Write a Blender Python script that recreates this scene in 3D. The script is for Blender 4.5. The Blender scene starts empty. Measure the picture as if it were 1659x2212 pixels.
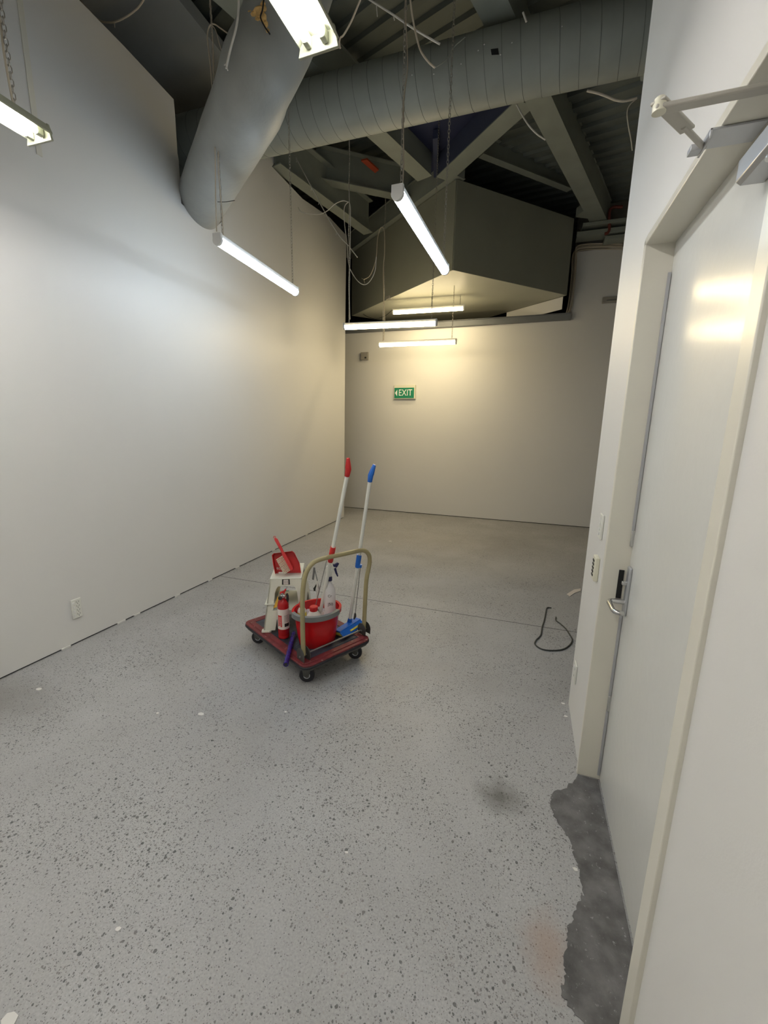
import bpy, bmesh, math, random
from mathutils import Vector, Matrix
random.seed(7)
R = math.radians
# ------------------------------------------------------------------ camera
W_, H_ = 1659.0, 2212.0
FPX, YAW, PIT, ROL, EYE = 889.7, 0.324779, 0.199790, 0.018354, 1.65
CAM = Vector((0, 0, EYE))
_fwd = Vector((-math.sin(YAW)*math.cos(PIT), math.cos(YAW)*math.cos(PIT), -math.sin(PIT)))
_r = Vector((math.cos(YAW), math.sin(YAW), 0)); _u = _r.cross(_fwd)
_r2 = _r*math.cos(ROL) + _u*math.sin(ROL); _u2 = -_r*math.sin(ROL) + _u*math.cos(ROL)
sc = bpy.context.scene
col = sc.collection
cd = bpy.data.cameras.new('camera'); cam = bpy.data.objects.new('camera', cd); col.objects.link(cam)
cd.sensor_fit = 'HORIZONTAL'; cd.sensor_width = 36; cd.lens = 36*FPX/W_; cd.clip_start = 0.02; cd.clip_end = 100
mw = Matrix((_r2, _u2, -_fwd)).transposed().to_4x4(); mw.translation = CAM
cam.matrix_world = mw
sc.camera = cam

def at(px, py, ax, v):
    """the point of the plane axis=v that the photograph shows at px, py"""
    d = _r2*(px-W_/2) + _u2*(H_/2-py) + _fwd*FPX
    t = (v-CAM[ax])/d[ax]
    return CAM + d*t

# ------------------------------------------------------------------ world + exposure
wd = bpy.data.worlds.new('world'); sc.world = wd; wd.use_nodes = True
wd.node_tree.nodes['Background'].inputs[0].default_value = (0.02, 0.02, 0.022, 1)
wd.node_tree.nodes['Background'].inputs[1].default_value = 0.3
vs = sc.view_settings
vs.view_transform = 'Standard'; vs.look = 'None'; vs.gamma = 1; vs.use_curve_mapping = False
vs.exposure = 1.22
COOL = (0.74, 0.87, 1.0); WARM = (1.0, 0.81, 0.48); NEUT = (1.0, 0.965, 0.94)
LUM_COOL, LUM_WARM, LUM_TWIN = 14.5, 21.0, 23.0

# ------------------------------------------------------------------ materials
def _mat(name):
    m = bpy.data.materials.new(name); m.use_nodes = True
    nt = m.node_tree; b = nt.nodes['Principled BSDF']
    return m, nt, b
def _n(nt, t, **k):
    n = nt.nodes.new(t)
    for a, v in k.items(): setattr(n, a, v)
    return n
def mat(name, c, rough=0.6, metal=0.0, var=0.0, vscale=4.0, bump=0.0, bscale=60.0, spec=0.5, wear=None, wscale=25.0, wthr=0.62, coat=0.0):
    m, nt, b = _mat(name)
    b.inputs['Roughness'].default_value = rough; b.inputs['Metallic'].default_value = metal
    b.inputs['Specular IOR Level'].default_value = spec
    b.inputs['Coat Weight'].default_value = coat
    L = nt.links
    tc = _n(nt, 'ShaderNodeTexCoord')
    if var > 0 or wear:
        n = _n(nt, 'ShaderNodeTexNoise'); n.inputs['Scale'].default_value = vscale; n.inputs['Detail'].default_value = 5
        L.new(tc.outputs['Object'], n.inputs['Vector'])
        r = _n(nt, 'ShaderNodeValToRGB')
        r.color_ramp.elements[0].position = 0.3; r.color_ramp.elements[1].position = 0.7
        r.color_ramp.elements[0].color = [x*(1-var) for x in c[:3]]+[1]
        r.color_ramp.elements[1].color = [min(1, x*(1+var)) for x in c[:3]]+[1]
        L.new(n.outputs['Fac'], r.inputs['Fac'])
        src = r.outputs['Color']
        if wear:
            n2 = _n(nt, 'ShaderNodeTexNoise'); n2.inputs['Scale'].default_value = wscale; n2.inputs['Detail'].default_value = 6; n2.inputs['Roughness'].default_value = 0.7
            L.new(tc.outputs['Object'], n2.inputs['Vector'])
            r2 = _n(nt, 'ShaderNodeValToRGB'); r2.color_ramp.elements[0].position = wthr; r2.color_ramp.elements[1].position = wthr+0.03
            L.new(n2.outputs['Fac'], r2.inputs['Fac'])
            mx = _n(nt, 'ShaderNodeMix', data_type='RGBA')
            L.new(r2.outputs['Color'], mx.inputs['Factor']); L.new(src, mx.inputs['A']); mx.inputs['B'].default_value = (*wear, 1)
            src = mx.outputs['Result']
        L.new(src, b.inputs['Base Color'])
    else:
        b.inputs['Base Color'].default_value = (*c[:3], 1)
    if bump > 0:
        n3 = _n(nt, 'ShaderNodeTexNoise'); n3.inputs['Scale'].default_value = bscale; n3.inputs['Detail'].default_value = 4
        L.new(tc.outputs['Object'], n3.inputs['Vector'])
        bp = _n(nt, 'ShaderNodeBump'); bp.inputs['Strength'].default_value = bump; bp.inputs['Distance'].default_value = 0.01
        L.new(n3.outputs['Fac'], bp.inputs['Height']); L.new(bp.outputs['Normal'], b.inputs['Normal'])
    return m
def emis(name, c, s):
    m, nt, b = _mat(name)
    b.inputs['Base Color'].default_value = (0.9, 0.9, 0.9, 1)
    b.inputs['Emission Color'].default_value = (*c, 1); b.inputs['Emission Strength'].default_value = s
    return m
def floor_mat():
    m, nt, b = _mat('exposed_aggregate_concrete'); L = nt.links
    geo = _n(nt, 'ShaderNodeNewGeometry')
    pos = geo.outputs['Position']
    def noise(scale, det=4, rough=0.5, dist=0.0):
        n = _n(nt, 'ShaderNodeTexNoise'); n.inputs['Scale'].default_value = scale; n.inputs['Detail'].default_value = det
        n.inputs['Roughness'].default_value = rough; n.inputs['Distortion'].default_value = dist
        L.new(pos, n.inputs['Vector']); return n.outputs['Fac']
    def math_(op, a, bb, clamp=False):
        n = _n(nt, 'ShaderNodeMath', operation=op); n.use_clamp = clamp
        for i, x in enumerate((a, bb)):
            if x is None: continue
            if isinstance(x, (int, float)): n.inputs[i].default_value = x
            else: L.new(x, n.inputs[i])
        return n.outputs[0]
    def ramp(f, p0, p1, c0, c1):
        r = _n(nt, 'ShaderNodeValToRGB'); e = r.color_ramp.elements
        e[0].position = p0; e[1].position = p1; e[0].color = (*c0, 1); e[1].color = (*c1, 1)
        L.new(f, r.inputs['Fac']); return r.outputs['Color']
    def mix(f, a, bb):
        n = _n(nt, 'ShaderNodeMix', data_type='RGBA')
        if isinstance(f, float): n.inputs['Factor'].default_value = f
        else: L.new(f, n.inputs['Factor'])
        for k, x in (('A', a), ('B', bb)):
            if isinstance(x, tuple): n.inputs[k].default_value = (*x, 1)
            else: L.new(x, n.inputs[k])
        return n.outputs['Result']
    base = ramp(noise(0.9, 6, 0.6, 0.4), 0.32, 0.68, (0.335, 0.331, 0.328), (0.435, 0.436, 0.440))
    fine = ramp(noise(140, 3), 0.3, 0.7, (0.86, 0.86, 0.86), (1.1, 1.1, 1.1))
    n = _n(nt, 'ShaderNodeMix', data_type='RGBA', blend_type='MULTIPLY'); n.inputs['Factor'].default_value = 1.0
    L.new(base, n.inputs['A']); L.new(fine, n.inputs['B']); base = n.outputs['Result']
    dens = noise(1.7, 5, 0.6)          # where the grinder went deeper
    def stones(scale, rmax, frac, darkest, lightest, src):
        v = _n(nt, 'ShaderNodeTexVoronoi'); v.inputs['Scale'].default_value = scale; v.inputs['Randomness'].default_value = 1.0
        wp = _n(nt, 'ShaderNodeVectorMath', operation='ADD')
        nz = _n(nt, 'ShaderNodeTexNoise'); nz.inputs['Scale'].default_value = scale*0.9; L.new(pos, nz.inputs['Vector'])
        sc_ = _n(nt, 'ShaderNodeVectorMath', operation='SCALE'); L.new(nz.outputs['Color'], sc_.inputs[0]); sc_.inputs['Scale'].default_value = 0.55/scale
        L.new(pos, wp.inputs[0]); L.new(sc_.outputs[0], wp.inputs[1]); L.new(wp.outputs[0], v.inputs['Vector'])
        sp = _n(nt, 'ShaderNodeSeparateColor'); L.new(v.outputs['Color'], sp.inputs[0])
        rad = math_('MULTIPLY', math_('POWER', sp.outputs[0], 1.5), rmax)
        inside = math_('LESS_THAN', v.outputs['Distance'], rad)
        thr = math_('ADD', math_('MULTIPLY', math_('SUBTRACT', dens, 0.5), 2.6), frac)
        on = math_('LESS_THAN', sp.outputs[1], thr)
        msk = math_('MULTIPLY', inside, on)
        cc = ramp(sp.outputs[2], 0.05, 0.95, darkest, lightest)
        return mix(math_('MULTIPLY', msk, 0.88), src, cc)
    base = stones(240, 0.55, 0.60, (0.10, 0.10, 0.10), (0.42, 0.40, 0.38), base)
    base = stones(125, 0.52, 0.48, (0.075, 0.08, 0.08), (0.34, 0.32, 0.30), base)
    base = stones(68, 0.46, 0.16, (0.07, 0.075, 0.075), (0.30, 0.28, 0.27), base)
    # local stains: dark scuff by the doorway, rusty bloom beside the repair
    def blob(x, y, rx, ry, c, amt, src):
        mp = _n(nt, 'ShaderNodeMapping', vector_type='POINT'); L.new(pos, mp.inputs['Vector'])
        mp.inputs['Location'].default_value = (-x/rx, -y/ry, 0); mp.inputs['Scale'].default_value = (1/rx, 1/ry, 1)
        ln = _n(nt, 'ShaderNodeVectorMath', operation='LENGTH'); L.new(mp.outputs[0], ln.inputs[0])
        f = math_('SUBTRACT', 1.15, math_('ADD', ln.outputs['Value'], math_('MULTIPLY', math_('SUBTRACT', noise(9, 5, 0.65), 0.5), 1.3)), True)
        return mix(math_('MULTIPLY', f, amt), src, c)
    base = blob(0.02, 1.70, 0.12, 0.10, (0.10, 0.095, 0.085), 0.75, base)
    base = blob(0.20, 1.16, 0.09, 0.13, (0.36, 0.24, 0.18), 0.5, base)
    base = blob(-2.95, 1.35, 0.35, 0.25, (0.20, 0.19, 0.17), 0.4, base)
    base = blob(-1.15, 5.9, 1.1, 0.7, (0.34, 0.31, 0.27), 0.3, base)
    L.new(base, b.inputs['Base Color'])
    rr = _n(nt, 'ShaderNodeMapRange'); L.new(noise(3.5, 5), rr.inputs[0]); rr.inputs[3].default_value = 0.38; rr.inputs[4].default_value = 0.6
    L.new(rr.outputs[0], b.inputs['Roughness']); b.inputs['Specular IOR Level'].default_value = 0.4
    bp = _n(nt, 'ShaderNodeBump'); bp.inputs['Strength'].default_value = 0.12; bp.inputs['Distance'].default_value = 0.003
    L.new(noise(220, 3), bp.inputs['Height']); L.new(bp.outputs['Normal'], b.inputs['Normal'])
    return m

M = {}
M['wall'] = mat('painted_plasterboard', (0.71, 0.70, 0.675), 0.42, var=0.012, vscale=1.2, bump=0.03, bscale=180)
M['frame'] = mat('cream_gloss_enamel', (0.70, 0.675, 0.59), 0.28, var=0.02, vscale=3)
M['door'] = mat('pale_gloss_door_paint', (0.66, 0.665, 0.635), 0.2, var=0.012, vscale=2, bump=0.05, bscale=24)
M['dark'] = mat('black_void', (0.012, 0.012, 0.012), 0.9)
M['gap'] = mat('shadow_gap_strip', (0.03, 0.028, 0.026), 0.9)
M['chip'] = mat('white_filler', (0.7, 0.69, 0.66), 0.8)
M['floor'] = floor_mat()
M['patch'] = mat('dark_mortar_repair', (0.135, 0.132, 0.131), 0.75, var=0.42, vscale=13, bump=0.5, bscale=70, wear=(0.27, 0.27, 0.27), wscale=55, wthr=0.62)
M['steel'] = mat('grey_green_painted_steel', (0.27, 0.29, 0.25), 0.55, var=0.10, vscale=3)
M['steelblue'] = mat('blue_grey_galvanised_angle', (0.17, 0.18, 0.19), 0.5, var=0.1, vscale=5)
M['deck'] = mat('dark_roof_deck', (0.13, 0.145, 0.13), 0.6, var=0.2, vscale=2)
M['shell'] = mat('blackout_shell', (0.012, 0.013, 0.018), 0.9)  # near-black surface of the shell added to keep the roof space dark
M['duct'] = mat('grey_painted_duct', (0.29, 0.31, 0.28), 0.5, var=0.07, vscale=5, wear=(0.27, 0.27, 0.24), wscale=9, wthr=0.73, bump=0.1, bscale=20)
M['seam'] = mat('dark_duct_seam', (0.11, 0.12, 0.11), 0.7)  # seam line darker than the duct paint
M['pipe'] = mat('grey_painted_wrapped_pipe', (0.29, 0.30, 0.285), 0.5, var=0.08, vscale=4, bump=0.35, bscale=14, wear=(0.30, 0.30, 0.28), wscale=18, wthr=0.7)
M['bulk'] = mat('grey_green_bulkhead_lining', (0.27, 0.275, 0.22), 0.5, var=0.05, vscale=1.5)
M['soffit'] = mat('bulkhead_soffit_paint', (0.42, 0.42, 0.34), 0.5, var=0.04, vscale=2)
M['board'] = mat('grey_ceiling_board', (0.40, 0.41, 0.39), 0.6, var=0.05, vscale=2)
M['shadeweb'] = mat('shaded_beam_web', (0.06, 0.07, 0.12), 0.6)  # dark side of the diagonal beam, its shade put into the colour
M['arm'] = mat('beige_grey_arm_paint', (0.46, 0.44, 0.39), 0.4)
M['foam'] = mat('torn_foam', (0.62, 0.40, 0.15), 0.9, var=0.35, vscale=30, bump=0.6, bscale=50)
M['cool'] = emis('cool_led_diffuser', COOL, LUM_COOL)
M['warm'] = emis('warm_tube_diffuser', WARM, LUM_WARM)
M['tube'] = emis('fluorescent_tube_glow', NEUT, LUM_TWIN)
M['housing'] = mat('white_fixture_housing', (0.74, 0.74, 0.72), 0.4)
M['tray'] = mat('cream_fixture_tray', (0.32, 0.33, 0.25), 0.35, var=0.05, vscale=20)
M['chain'] = mat('zinc_chain', (0.42, 0.40, 0.36), 0.4, metal=0.7)
M['cord'] = mat('cream_power_flex', (0.52, 0.46, 0.36), 0.6)
M['cordw'] = mat('white_power_flex', (0.62, 0.60, 0.55), 0.6)
M['cordk'] = mat('black_flex', (0.02, 0.02, 0.02), 0.6)
M['cordg'] = mat('grey_rubber_hose', (0.045, 0.05, 0.045), 0.6)
M['copper'] = mat('red_oxide_pipe', (0.16, 0.035, 0.025), 0.5)
M['red'] = mat('glossy_red_plastic', (0.50, 0.008, 0.010), 0.25)
M['redd'] = mat('red_plastic', (0.55, 0.02, 0.02), 0.4)
M['extred'] = mat('extinguisher_red_paint', (0.42, 0.01, 0.012), 0.25)
M['blue'] = mat('blue_plastic', (0.01, 0.13, 0.55), 0.35)
M['navy'] = mat('navy_plastic', (0.012, 0.012, 0.08), 0.4)
M['yellow'] = mat('yellow_sponge', (0.62, 0.55, 0.10), 0.8, bump=0.4, bscale=150)
M['white'] = mat('white_plastic', (0.72, 0.72, 0.66), 0.35)
M['stool'] = mat('off_white_stool_plastic', (0.66, 0.66, 0.56), 0.4, var=0.03, vscale=8)
M['bristle'] = mat('cream_bristles', (0.66, 0.58, 0.44), 0.8, var=0.2, vscale=90)
M['greyp'] = mat('grey_plastic_grip', (0.17, 0.18, 0.18), 0.5)
M['handle'] = mat('beige_enamelled_tube', (0.34, 0.29, 0.15), 0.35, var=0.08, vscale=10, wear=(0.08, 0.06, 0.04), wscale=34, wthr=0.69)
M['rod'] = mat('dull_steel_rod', (0.35, 0.35, 0.34), 0.35, metal=0.8)
M['chrome'] = mat('satin_chrome', (0.62, 0.62, 0.61), 0.22, metal=0.95)
M['silver'] = mat('silver_painted_metal', (0.48, 0.49, 0.51), 0.32, metal=0.5)
M['bracket'] = mat('worn_grey_bracket', (0.10, 0.10, 0.09), 0.45, metal=0.5, var=0.2, vscale=20)
M['mat'] = mat('dark_ribbed_deck_mat', (0.042, 0.048, 0.066), 0.5, var=0.45, vscale=14, wear=(0.16, 0.16, 0.18), wscale=20, wthr=0.66, bump=0.3, bscale=80)
M['border'] = mat('maroon_rubber_border', (0.17, 0.022, 0.026), 0.5, var=0.3, vscale=18, wear=(0.34, 0.22, 0.17), wscale=34, wthr=0.62)
M['rubber'] = mat('black_rubber', (0.015, 0.015, 0.02), 0.55)
M['purple'] = mat('purple_foil', (0.03, 0.015, 0.18), 0.25, var=0.5, vscale=60, bump=0.6, bscale=60)
M['paper'] = mat('white_label_paper', (0.72, 0.66, 0.60), 0.5)
M['print'] = mat('black_print', (0.015, 0.015, 0.015), 0.6)
M['tag'] = mat('yellow_card_tag', (0.65, 0.36, 0.04), 0.6)
M['green'] = mat('exit_sign_green', (0.0, 0.22, 0.11), 0.4)
M['sgnw'] = mat('exit_sign_white', (0.85, 0.9, 0.86), 0.5)
M['creamp'] = mat('cream_plastic', (0.70, 0.68, 0.55), 0.4)
M['greybox'] = mat('grey_junction_box_plastic', (0.33, 0.31, 0.27), 0.5)
M['orange'] = mat('orange_red_tape', (0.40, 0.06, 0.02), 0.6)
def clear(name, c, alpha, rough=0.25):
    m, nt, b = _mat(name); b.inputs['Base Color'].default_value = (*c, 1); b.inputs['Roughness'].default_value = rough
    b.inputs['Transmission Weight'].default_value = alpha; b.inputs['IOR'].default_value = 1.2
    return m
M['bottle'] = clear('translucent_bottle_plastic', (0.82, 0.80, 0.80), 0.35, 0.4)
M['bag'] = clear('clear_plastic_film', (0.85, 0.83, 0.84), 0.5, 0.2)

# ------------------------------------------------------------------ mesh helpers
class MB:
    def __init__(s): s.v = []; s.f = []
    def add(s, vs, fs):
        o = len(s.v); s.v += [tuple(x) for x in vs]; s.f += [tuple(i+o for i in f) for f in fs]; return s
    def box(s, c, size, rot=None):
        c = Vector(c); hx, hy, hz = [x/2 for x in size]; vs = []
        for z in (-hz, hz):
            for x, y in ((-hx, -hy), (hx, -hy), (hx, hy), (-hx, hy)):
                p = Vector((x, y, z)); vs.append(c+(rot @ p if rot else p))
        return s.add(vs, [(3, 2, 1, 0), (4, 5, 6, 7), (0, 1, 5, 4), (1, 2, 6, 5), (2, 3, 7, 6), (3, 0, 4, 7)])
    def hexa(s, p):   # 8 points: bottom 4, top 4
        return s.add(p, [(3, 2, 1, 0), (4, 5, 6, 7), (0, 1, 5, 4), (1, 2, 6, 5), (2, 3, 7, 6), (3, 0, 4, 7)])
    def tube(s, pts, r, n=8, closed=False, caps=True, flat=None):
        pts = [Vector(p) for p in pts]; m = len(pts)
        rs = r if isinstance(r, (list, tuple)) else [r]*m
        vs = []; t0 = None; nrm = None
        for i, p in enumerate(pts):
            a = pts[(i-1) % m] if (closed or i > 0) else p
            b = pts[(i+1) % m] if (closed or i < m-1) else p
            t = (b-a).normalized()
            if nrm is None:
                up = Vector((0, 0, 1)) if abs(t.z) < 0.9 else Vector((1, 0, 0))
                nrm = (up - t*up.dot(t)).normalized()
            else:
                nrm = (nrm - t*nrm.dot(t)).normalized()
            bn = t.cross(nrm)
            for k in range(n):
                a_ = 2*math.pi*k/n
                vs.append(p + (nrm*math.cos(a_) + bn*math.sin(a_)*(flat or 1))*rs[i])
        fs = []
        for i in range(m if closed else m-1):
            j = (i+1) % m
            for k in range(n):
                l = (k+1) % n
                fs.append((i*n+k, i*n+l, j*n+l, j*n+k))
        if caps and not closed:
            fs.append(tuple(reversed(range(n)))); fs.append(tuple(range((m-1)*n, m*n)))
        return s.add(vs, fs)
    def lathe(s, prof, n=24, o=(0, 0, 0), sx=1.0, sy=1.0, rot=None, capb=True, capt=True):
        o = Vector(o); vs = []
        for r, z in prof:
            for k in range(n):
                a = 2*math.pi*k/n
                p = Vector((r*math.cos(a)*sx, r*math.sin(a)*sy, z)); vs.append(o+(rot @ p if rot else p))
        fs = []
        for i in range(len(prof)-1):
            for k in range(n):
                l = (k+1) % n; fs.append((i*n+k, i*n+l, (i+1)*n+l, (i+1)*n+k))
        if capb: fs.append(tuple(reversed(range(n))))
        if capt: fs.append(tuple(range((len(prof)-1)*n, len(prof)*n)))
        return s.add(vs, fs)
    def prism(s, poly, o, ax, ay, t):   # poly in (ax, ay) plane from o, thickness vector t
        o, ax, ay, t = map(Vector, (o, ax, ay, t)); n = len(poly)
        a = [o+ax*x+ay*y for x, y in poly]; b = [p+t for p in a]
        return s.add(a+b, [tuple(range(n)), tuple(reversed(range(n, 2*n)))]+[(i, n+i, n+(i+1) % n, (i+1) % n) for i in range(n)])
def link(o, parent=None):
    col.objects.link(o)
    if parent: o.parent = parent; o.matrix_parent_inverse = Matrix.Identity(4)
    return o
def build(mb, name, m, parent=None, bevel=0, seg=2, smooth=True, ang=38, sub=0):
    me = bpy.data.meshes.new(name); me.from_pydata([tuple(v) for v in mb.v], [], mb.f); me.update()
    b = bmesh.new(); b.from_mesh(me); bmesh.ops.recalc_face_normals(b, faces=b.faces); b.to_mesh(me); b.free()
    me.materials.append(M[m] if isinstance(m, str) else m)
    if smooth:
        me.polygons.foreach_set('use_smooth', [True]*len(me.polygons)); me.set_sharp_from_angle(angle=R(ang))
    o = bpy.data.objects.new(name, me)
    if parent is not None:   # meshes are written in world coordinates; keep them there under an Empty with an offset
        loc = parent_origin(parent)
        if loc.length > 0: me.transform(Matrix.Translation(-loc))
    link(o, parent)
    if bevel:
        md = o.modifiers.new('bevel', 'BEVEL'); md.width = bevel; md.segments = seg; md.limit_method = 'ANGLE'; md.angle_limit = R(40)
        md.harden_normals = False
    if sub:
        md = o.modifiers.new('sub', 'SUBSURF'); md.levels = sub; md.render_levels = sub
    return o
def parent_origin(p):
    v = Vector((0, 0, 0))
    while p is not None: v += p.location; p = p.parent
    return v
def thing(name, label, cat, loc=(0, 0, 0), group=None):
    o = bpy.data.objects.new(name, None); o.empty_display_size = 0.1; o.location = loc; col.objects.link(o)
    return tag(o, label, cat, group)
def tag(o, label, cat=None, group=None, kind=None):
    if label: o['label'] = label
    if cat: o['category'] = cat
    if group: o['group'] = group
    if kind: o['kind'] = kind
    return o
def struct(o, label=None, cat='structure'):
    o['kind'] = 'structure'
    if label: o['label'] = label; o['category'] = cat
    return o
def text(name, body, size, o, ax, ay, m, parent, depth=0.0006, align='CENTER', sx=1.0):
    cu = bpy.data.curves.new(name, 'FONT'); cu.body = body; cu.size = size; cu.extrude = depth; cu.align_x = align; cu.align_y = 'CENTER'; cu.space_character = 1.0
    t = bpy.data.objects.new('tmp', cu); col.objects.link(t)
    dg = bpy.context.evaluated_depsgraph_get(); me = bpy.data.meshes.new_from_object(t.evaluated_get(dg))
    bpy.data.objects.remove(t)
    ax, ay = Vector(ax).normalized(), Vector(ay).normalized(); az = ax.cross(ay)
    T = Matrix((ax*sx, ay, az)).transposed().to_4x4(); T.translation = Vector(o)-parent_origin(parent)
    me.transform(T); me.materials.clear(); me.materials.append(M[m])
    ob = bpy.data.objects.new(name, me); link(ob, parent); return ob
def arc(n, a0, a1, r, c=(0, 0)):
    return [(c[0]+r*math.cos(a0+(a1-a0)*i/n), c[1]+r*math.sin(a0+(a1-a0)*i/n)) for i in range(n+1)]
def smoothpath(pts, k=6):
    pts = [Vector(p) for p in pts]; out = []
    P = [pts[0]*2-pts[1]]+pts+[pts[-1]*2-pts[-2]]
    for i in range(1, len(P)-2):
        for j in range(k):
            t = j/k; a, b, c, d = P[i-1], P[i], P[i+1], P[i+2]
            out.append(0.5*((2*b)+(c-a)*t+(2*a-5*b+4*c-d)*t*t+(3*b-a-3*c+d)*t**3))
    out.append(pts[-1]); return out
UZ = Vector((0, 0, 1))
def roofz(x, y): return 5.13 + 0.176*(-0.875*(x-0.99)+0.485*(y-7.86))

# ================================================================== THE SHELL
XL, XR, YF, YC, YB = -3.12, 0.38, 7.86, 2.53, -3.2
flr = build(MB().box((-1.5, 3.0, -0.05), (10.0, 13.0, 0.1)), 'floor', 'floor', smooth=False)
struct(flr, 'ground grey concrete floor with exposed dark aggregate', 'floor')
# left wall with the torn hole the two pipes pass through
poly = [(YB, 0.012), (6.92, 0.012), (6.985, 3.4), (7.03, 4.80), (6.40, 4.80), (5.58, 4.67), (4.86, 4.675), (5.10, 4.95), (4.55, 4.95), (4.30, 4.35), (4.02, 3.92), (3.90, 3.68),
        (3.80, 3.585), (3.70, 3.545), (3.60, 3.565), (3.52, 3.555), (3.43, 3.60), (3.372, 3.61), (3.378, 3.95), (3.368, 4.0), (3.372, 4.30), (3.368, 4.405), (2.9, 4.45), (2.56, 4.47), (YB, 4.47)]
wl = build(MB().prism(poly, (XL, 0, 0), (0, 1, 0), (0, 0, 1), (-0.09, 0, 0)), 'wall_left', 'wall', smooth=False)
struct(wl, 'long pale left wall, torn open near the top around the pipes', 'wall')
o = build(MB().box((XL-0.045, (YB+6.9)/2, 0.006), (0.066, 6.9-YB, 0.012)), 'gap_shade_left', 'gap', smooth=False); struct(o)  # dark strip painted in for the shade of the gap under the wall
o = build(MB().box((XL+0.002, 2.17, 3.9), (0.004, 0.035, 1.13)), 'trim_1', 'frame', bevel=0.001); struct(o)
# far wall, opened above the steel angle
poly = [(-6.0, 0.012), (3.2, 0.012), (3.2, 4.49), (0.52, 4.47), (0.52, 3.53), (-3.9, 3.60), (-3.9, 4.9), (-6.0, 4.9)]
wf = build(MB().prism(poly, (0, YF, 0), (1, 0, 0), (0, 0, 1), (0, 0.10, 0)), 'wall_back', 'wall', smooth=False)
struct(wf, 'cream lit far wall with the exit sign, open above a steel angle', 'wall')
o = build(MB().box((-1.4, YF+0.05, 0.006), (9.2, 0.07, 0.012)), 'gap_shade_back', 'gap', smooth=False); struct(o)  # same painted shade in the gap under the far wall
# right wall with the door opening (frame + leaf built below)
DY0, DY1, DH = 0.998, 1.955, 2.350
poly = [(YB, 0.0), (DY0-0.02, 0.0), (DY0-0.02, DH+0.02), (DY1+0.02, DH+0.02), (DY1+0.02, 0.0), (YC, 0.0), (YC, 5.0), (YB, 5.0)]
wr = build(MB().prism(poly, (XR, 0, 0), (0, 1, 0), (0, 0, 1), (0.16, 0, 0)), 'wall_right', 'wall', smooth=False)
struct(wr, 'near pale wall on the right that holds the door', 'wall')
o = build(MB().box((-1.3, YB-0.05, 2.6), (9.6, 0.1, 5.2)), 'wall_front', 'wall', smooth=False); struct(o)
o = build(MB().box((3.25, 3.2, 2.6), (0.1, 13.0, 5.2)), 'wall_side', 'wall', smooth=False); struct(o)
o = build(MB().box((-6.05, 3.2, 3.1), (0.1, 13.0, 6.2)), 'blackout_outer', 'shell', smooth=False); struct(o)  # outer shell added to stop light leaking in
o = build(MB().box((-1.4, 10.6, 3.1), (9.5, 0.1, 6.2)), 'blackout_void', 'shell', smooth=False); struct(o)  # far side of the added shell, keeps the opening dark
# plasterwork zone above the far wall on the right
o = build(MB().box((1.95, YF+0.16, 4.9), (2.9, 0.10, 0.9)), 'wall_upper', mat('rough_grey_render', (0.20, 0.19, 0.165), 0.85, var=0.15, vscale=6, bump=0.5, bscale=30), smooth=False); struct(o)
# corrugated roof deck
e1 = Vector((-0.8615, 0.4776, 0.1740)).normalized(); hz = Vector((0.485, 0.875, 0)).normalized()
o0 = Vector((0.99, 7.86, 5.13)); mb = MB(); nrm = hz.cross(e1); nrm = nrm if nrm.z > 0 else -nrm
prof = [(0, 0), (0.070, 0), (0.085, 0.035), (0.185, 0.035), (0.20, 0)]
cs = []
for k in range(-64, 26):
    for w, h in prof[:-1]: cs.append((k*0.20+w, h))
vs, fs = [], []
for t in (-7.5, 9.5):
    for w, h in cs: vs.append(o0+e1*t+hz*w+nrm*h)
n = len(cs)
for i in range(n-1): fs.append((i, i+1, n+i+1, n+i))
mb.add(vs, fs)
ceil = build(mb, 'ceiling', 'deck', smooth=False); struct(ceil, 'dark ribbed metal roof deck above the beams', 'ceiling')
cap = [o0+e1*t+hz*w+nrm*0.12 for t, w in ((-7.6, -13), (-7.6, 5.3), (9.6, 5.3), (9.6, -13))]
o = build(MB().hexa(cap+[p+nrm*0.05 for p in cap]), 'blackout_roof', 'shell', smooth=False); struct(o)  # sheet added above the deck to block stray light
# boards beside the left wall
o = build(MB().box((-4.2, 2.0, 5.17), (2.34, 8.0, 0.12)), 'ceiling_board', 'board', bevel=0.004); struct(o, 'flat grey ceiling board along the top of the left wall', 'ceiling')

# repair strip of darker mortar at the threshold
edge = [(1245, 1684), (1222, 1702), (1192, 1712), (1187, 1738), (1199, 1768), (1214, 1792), (1232, 1820), (1241, 1850), (1250, 1880), (1262, 1934),
        (1246, 1952), (1236, 1985), (1223, 2016), (1227, 2040), (1216, 2072), (1222, 2100), (1210, 2140), (1232, 2180), (1262, 2208), (1270, 2240)]
pts = [at(x, y, 2, 0) for x, y in edge]
rng = random.Random(3); fine = []
for a, b in zip(pts, pts[1:]):
    for j in range(5):
        p = a.lerp(b, j/5); fine.append((p.x+rng.uniform(-.006, .006), p.y+rng.uniform(-.006, .006)))
poly = fine+[(0.26, 0.4), (0.462, 0.4), (0.462, 1.95), (0.38, 1.95), (0.38, 1.97)]
o = build(MB().prism(poly, (0, 0, 0.0), (1, 0, 0), (0, 1, 0), (0, 0, 0.0025)), 'floor_repair', 'patch', smooth=False)
struct(o, 'dark mortar repair strip along the foot of the door', 'floor')
# saw-cut control joint
a, b = Vector((-3.11, 3.565, 0)), Vector((3.1, 3.545, 0))
o = build(MB().box(((a+b)/2)+Vector((0, 0, 0.0003)), ((b-a).length, 0.005, 0.0008)), 'floor_joint', 'gap', smooth=False); struct(o)

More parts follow.
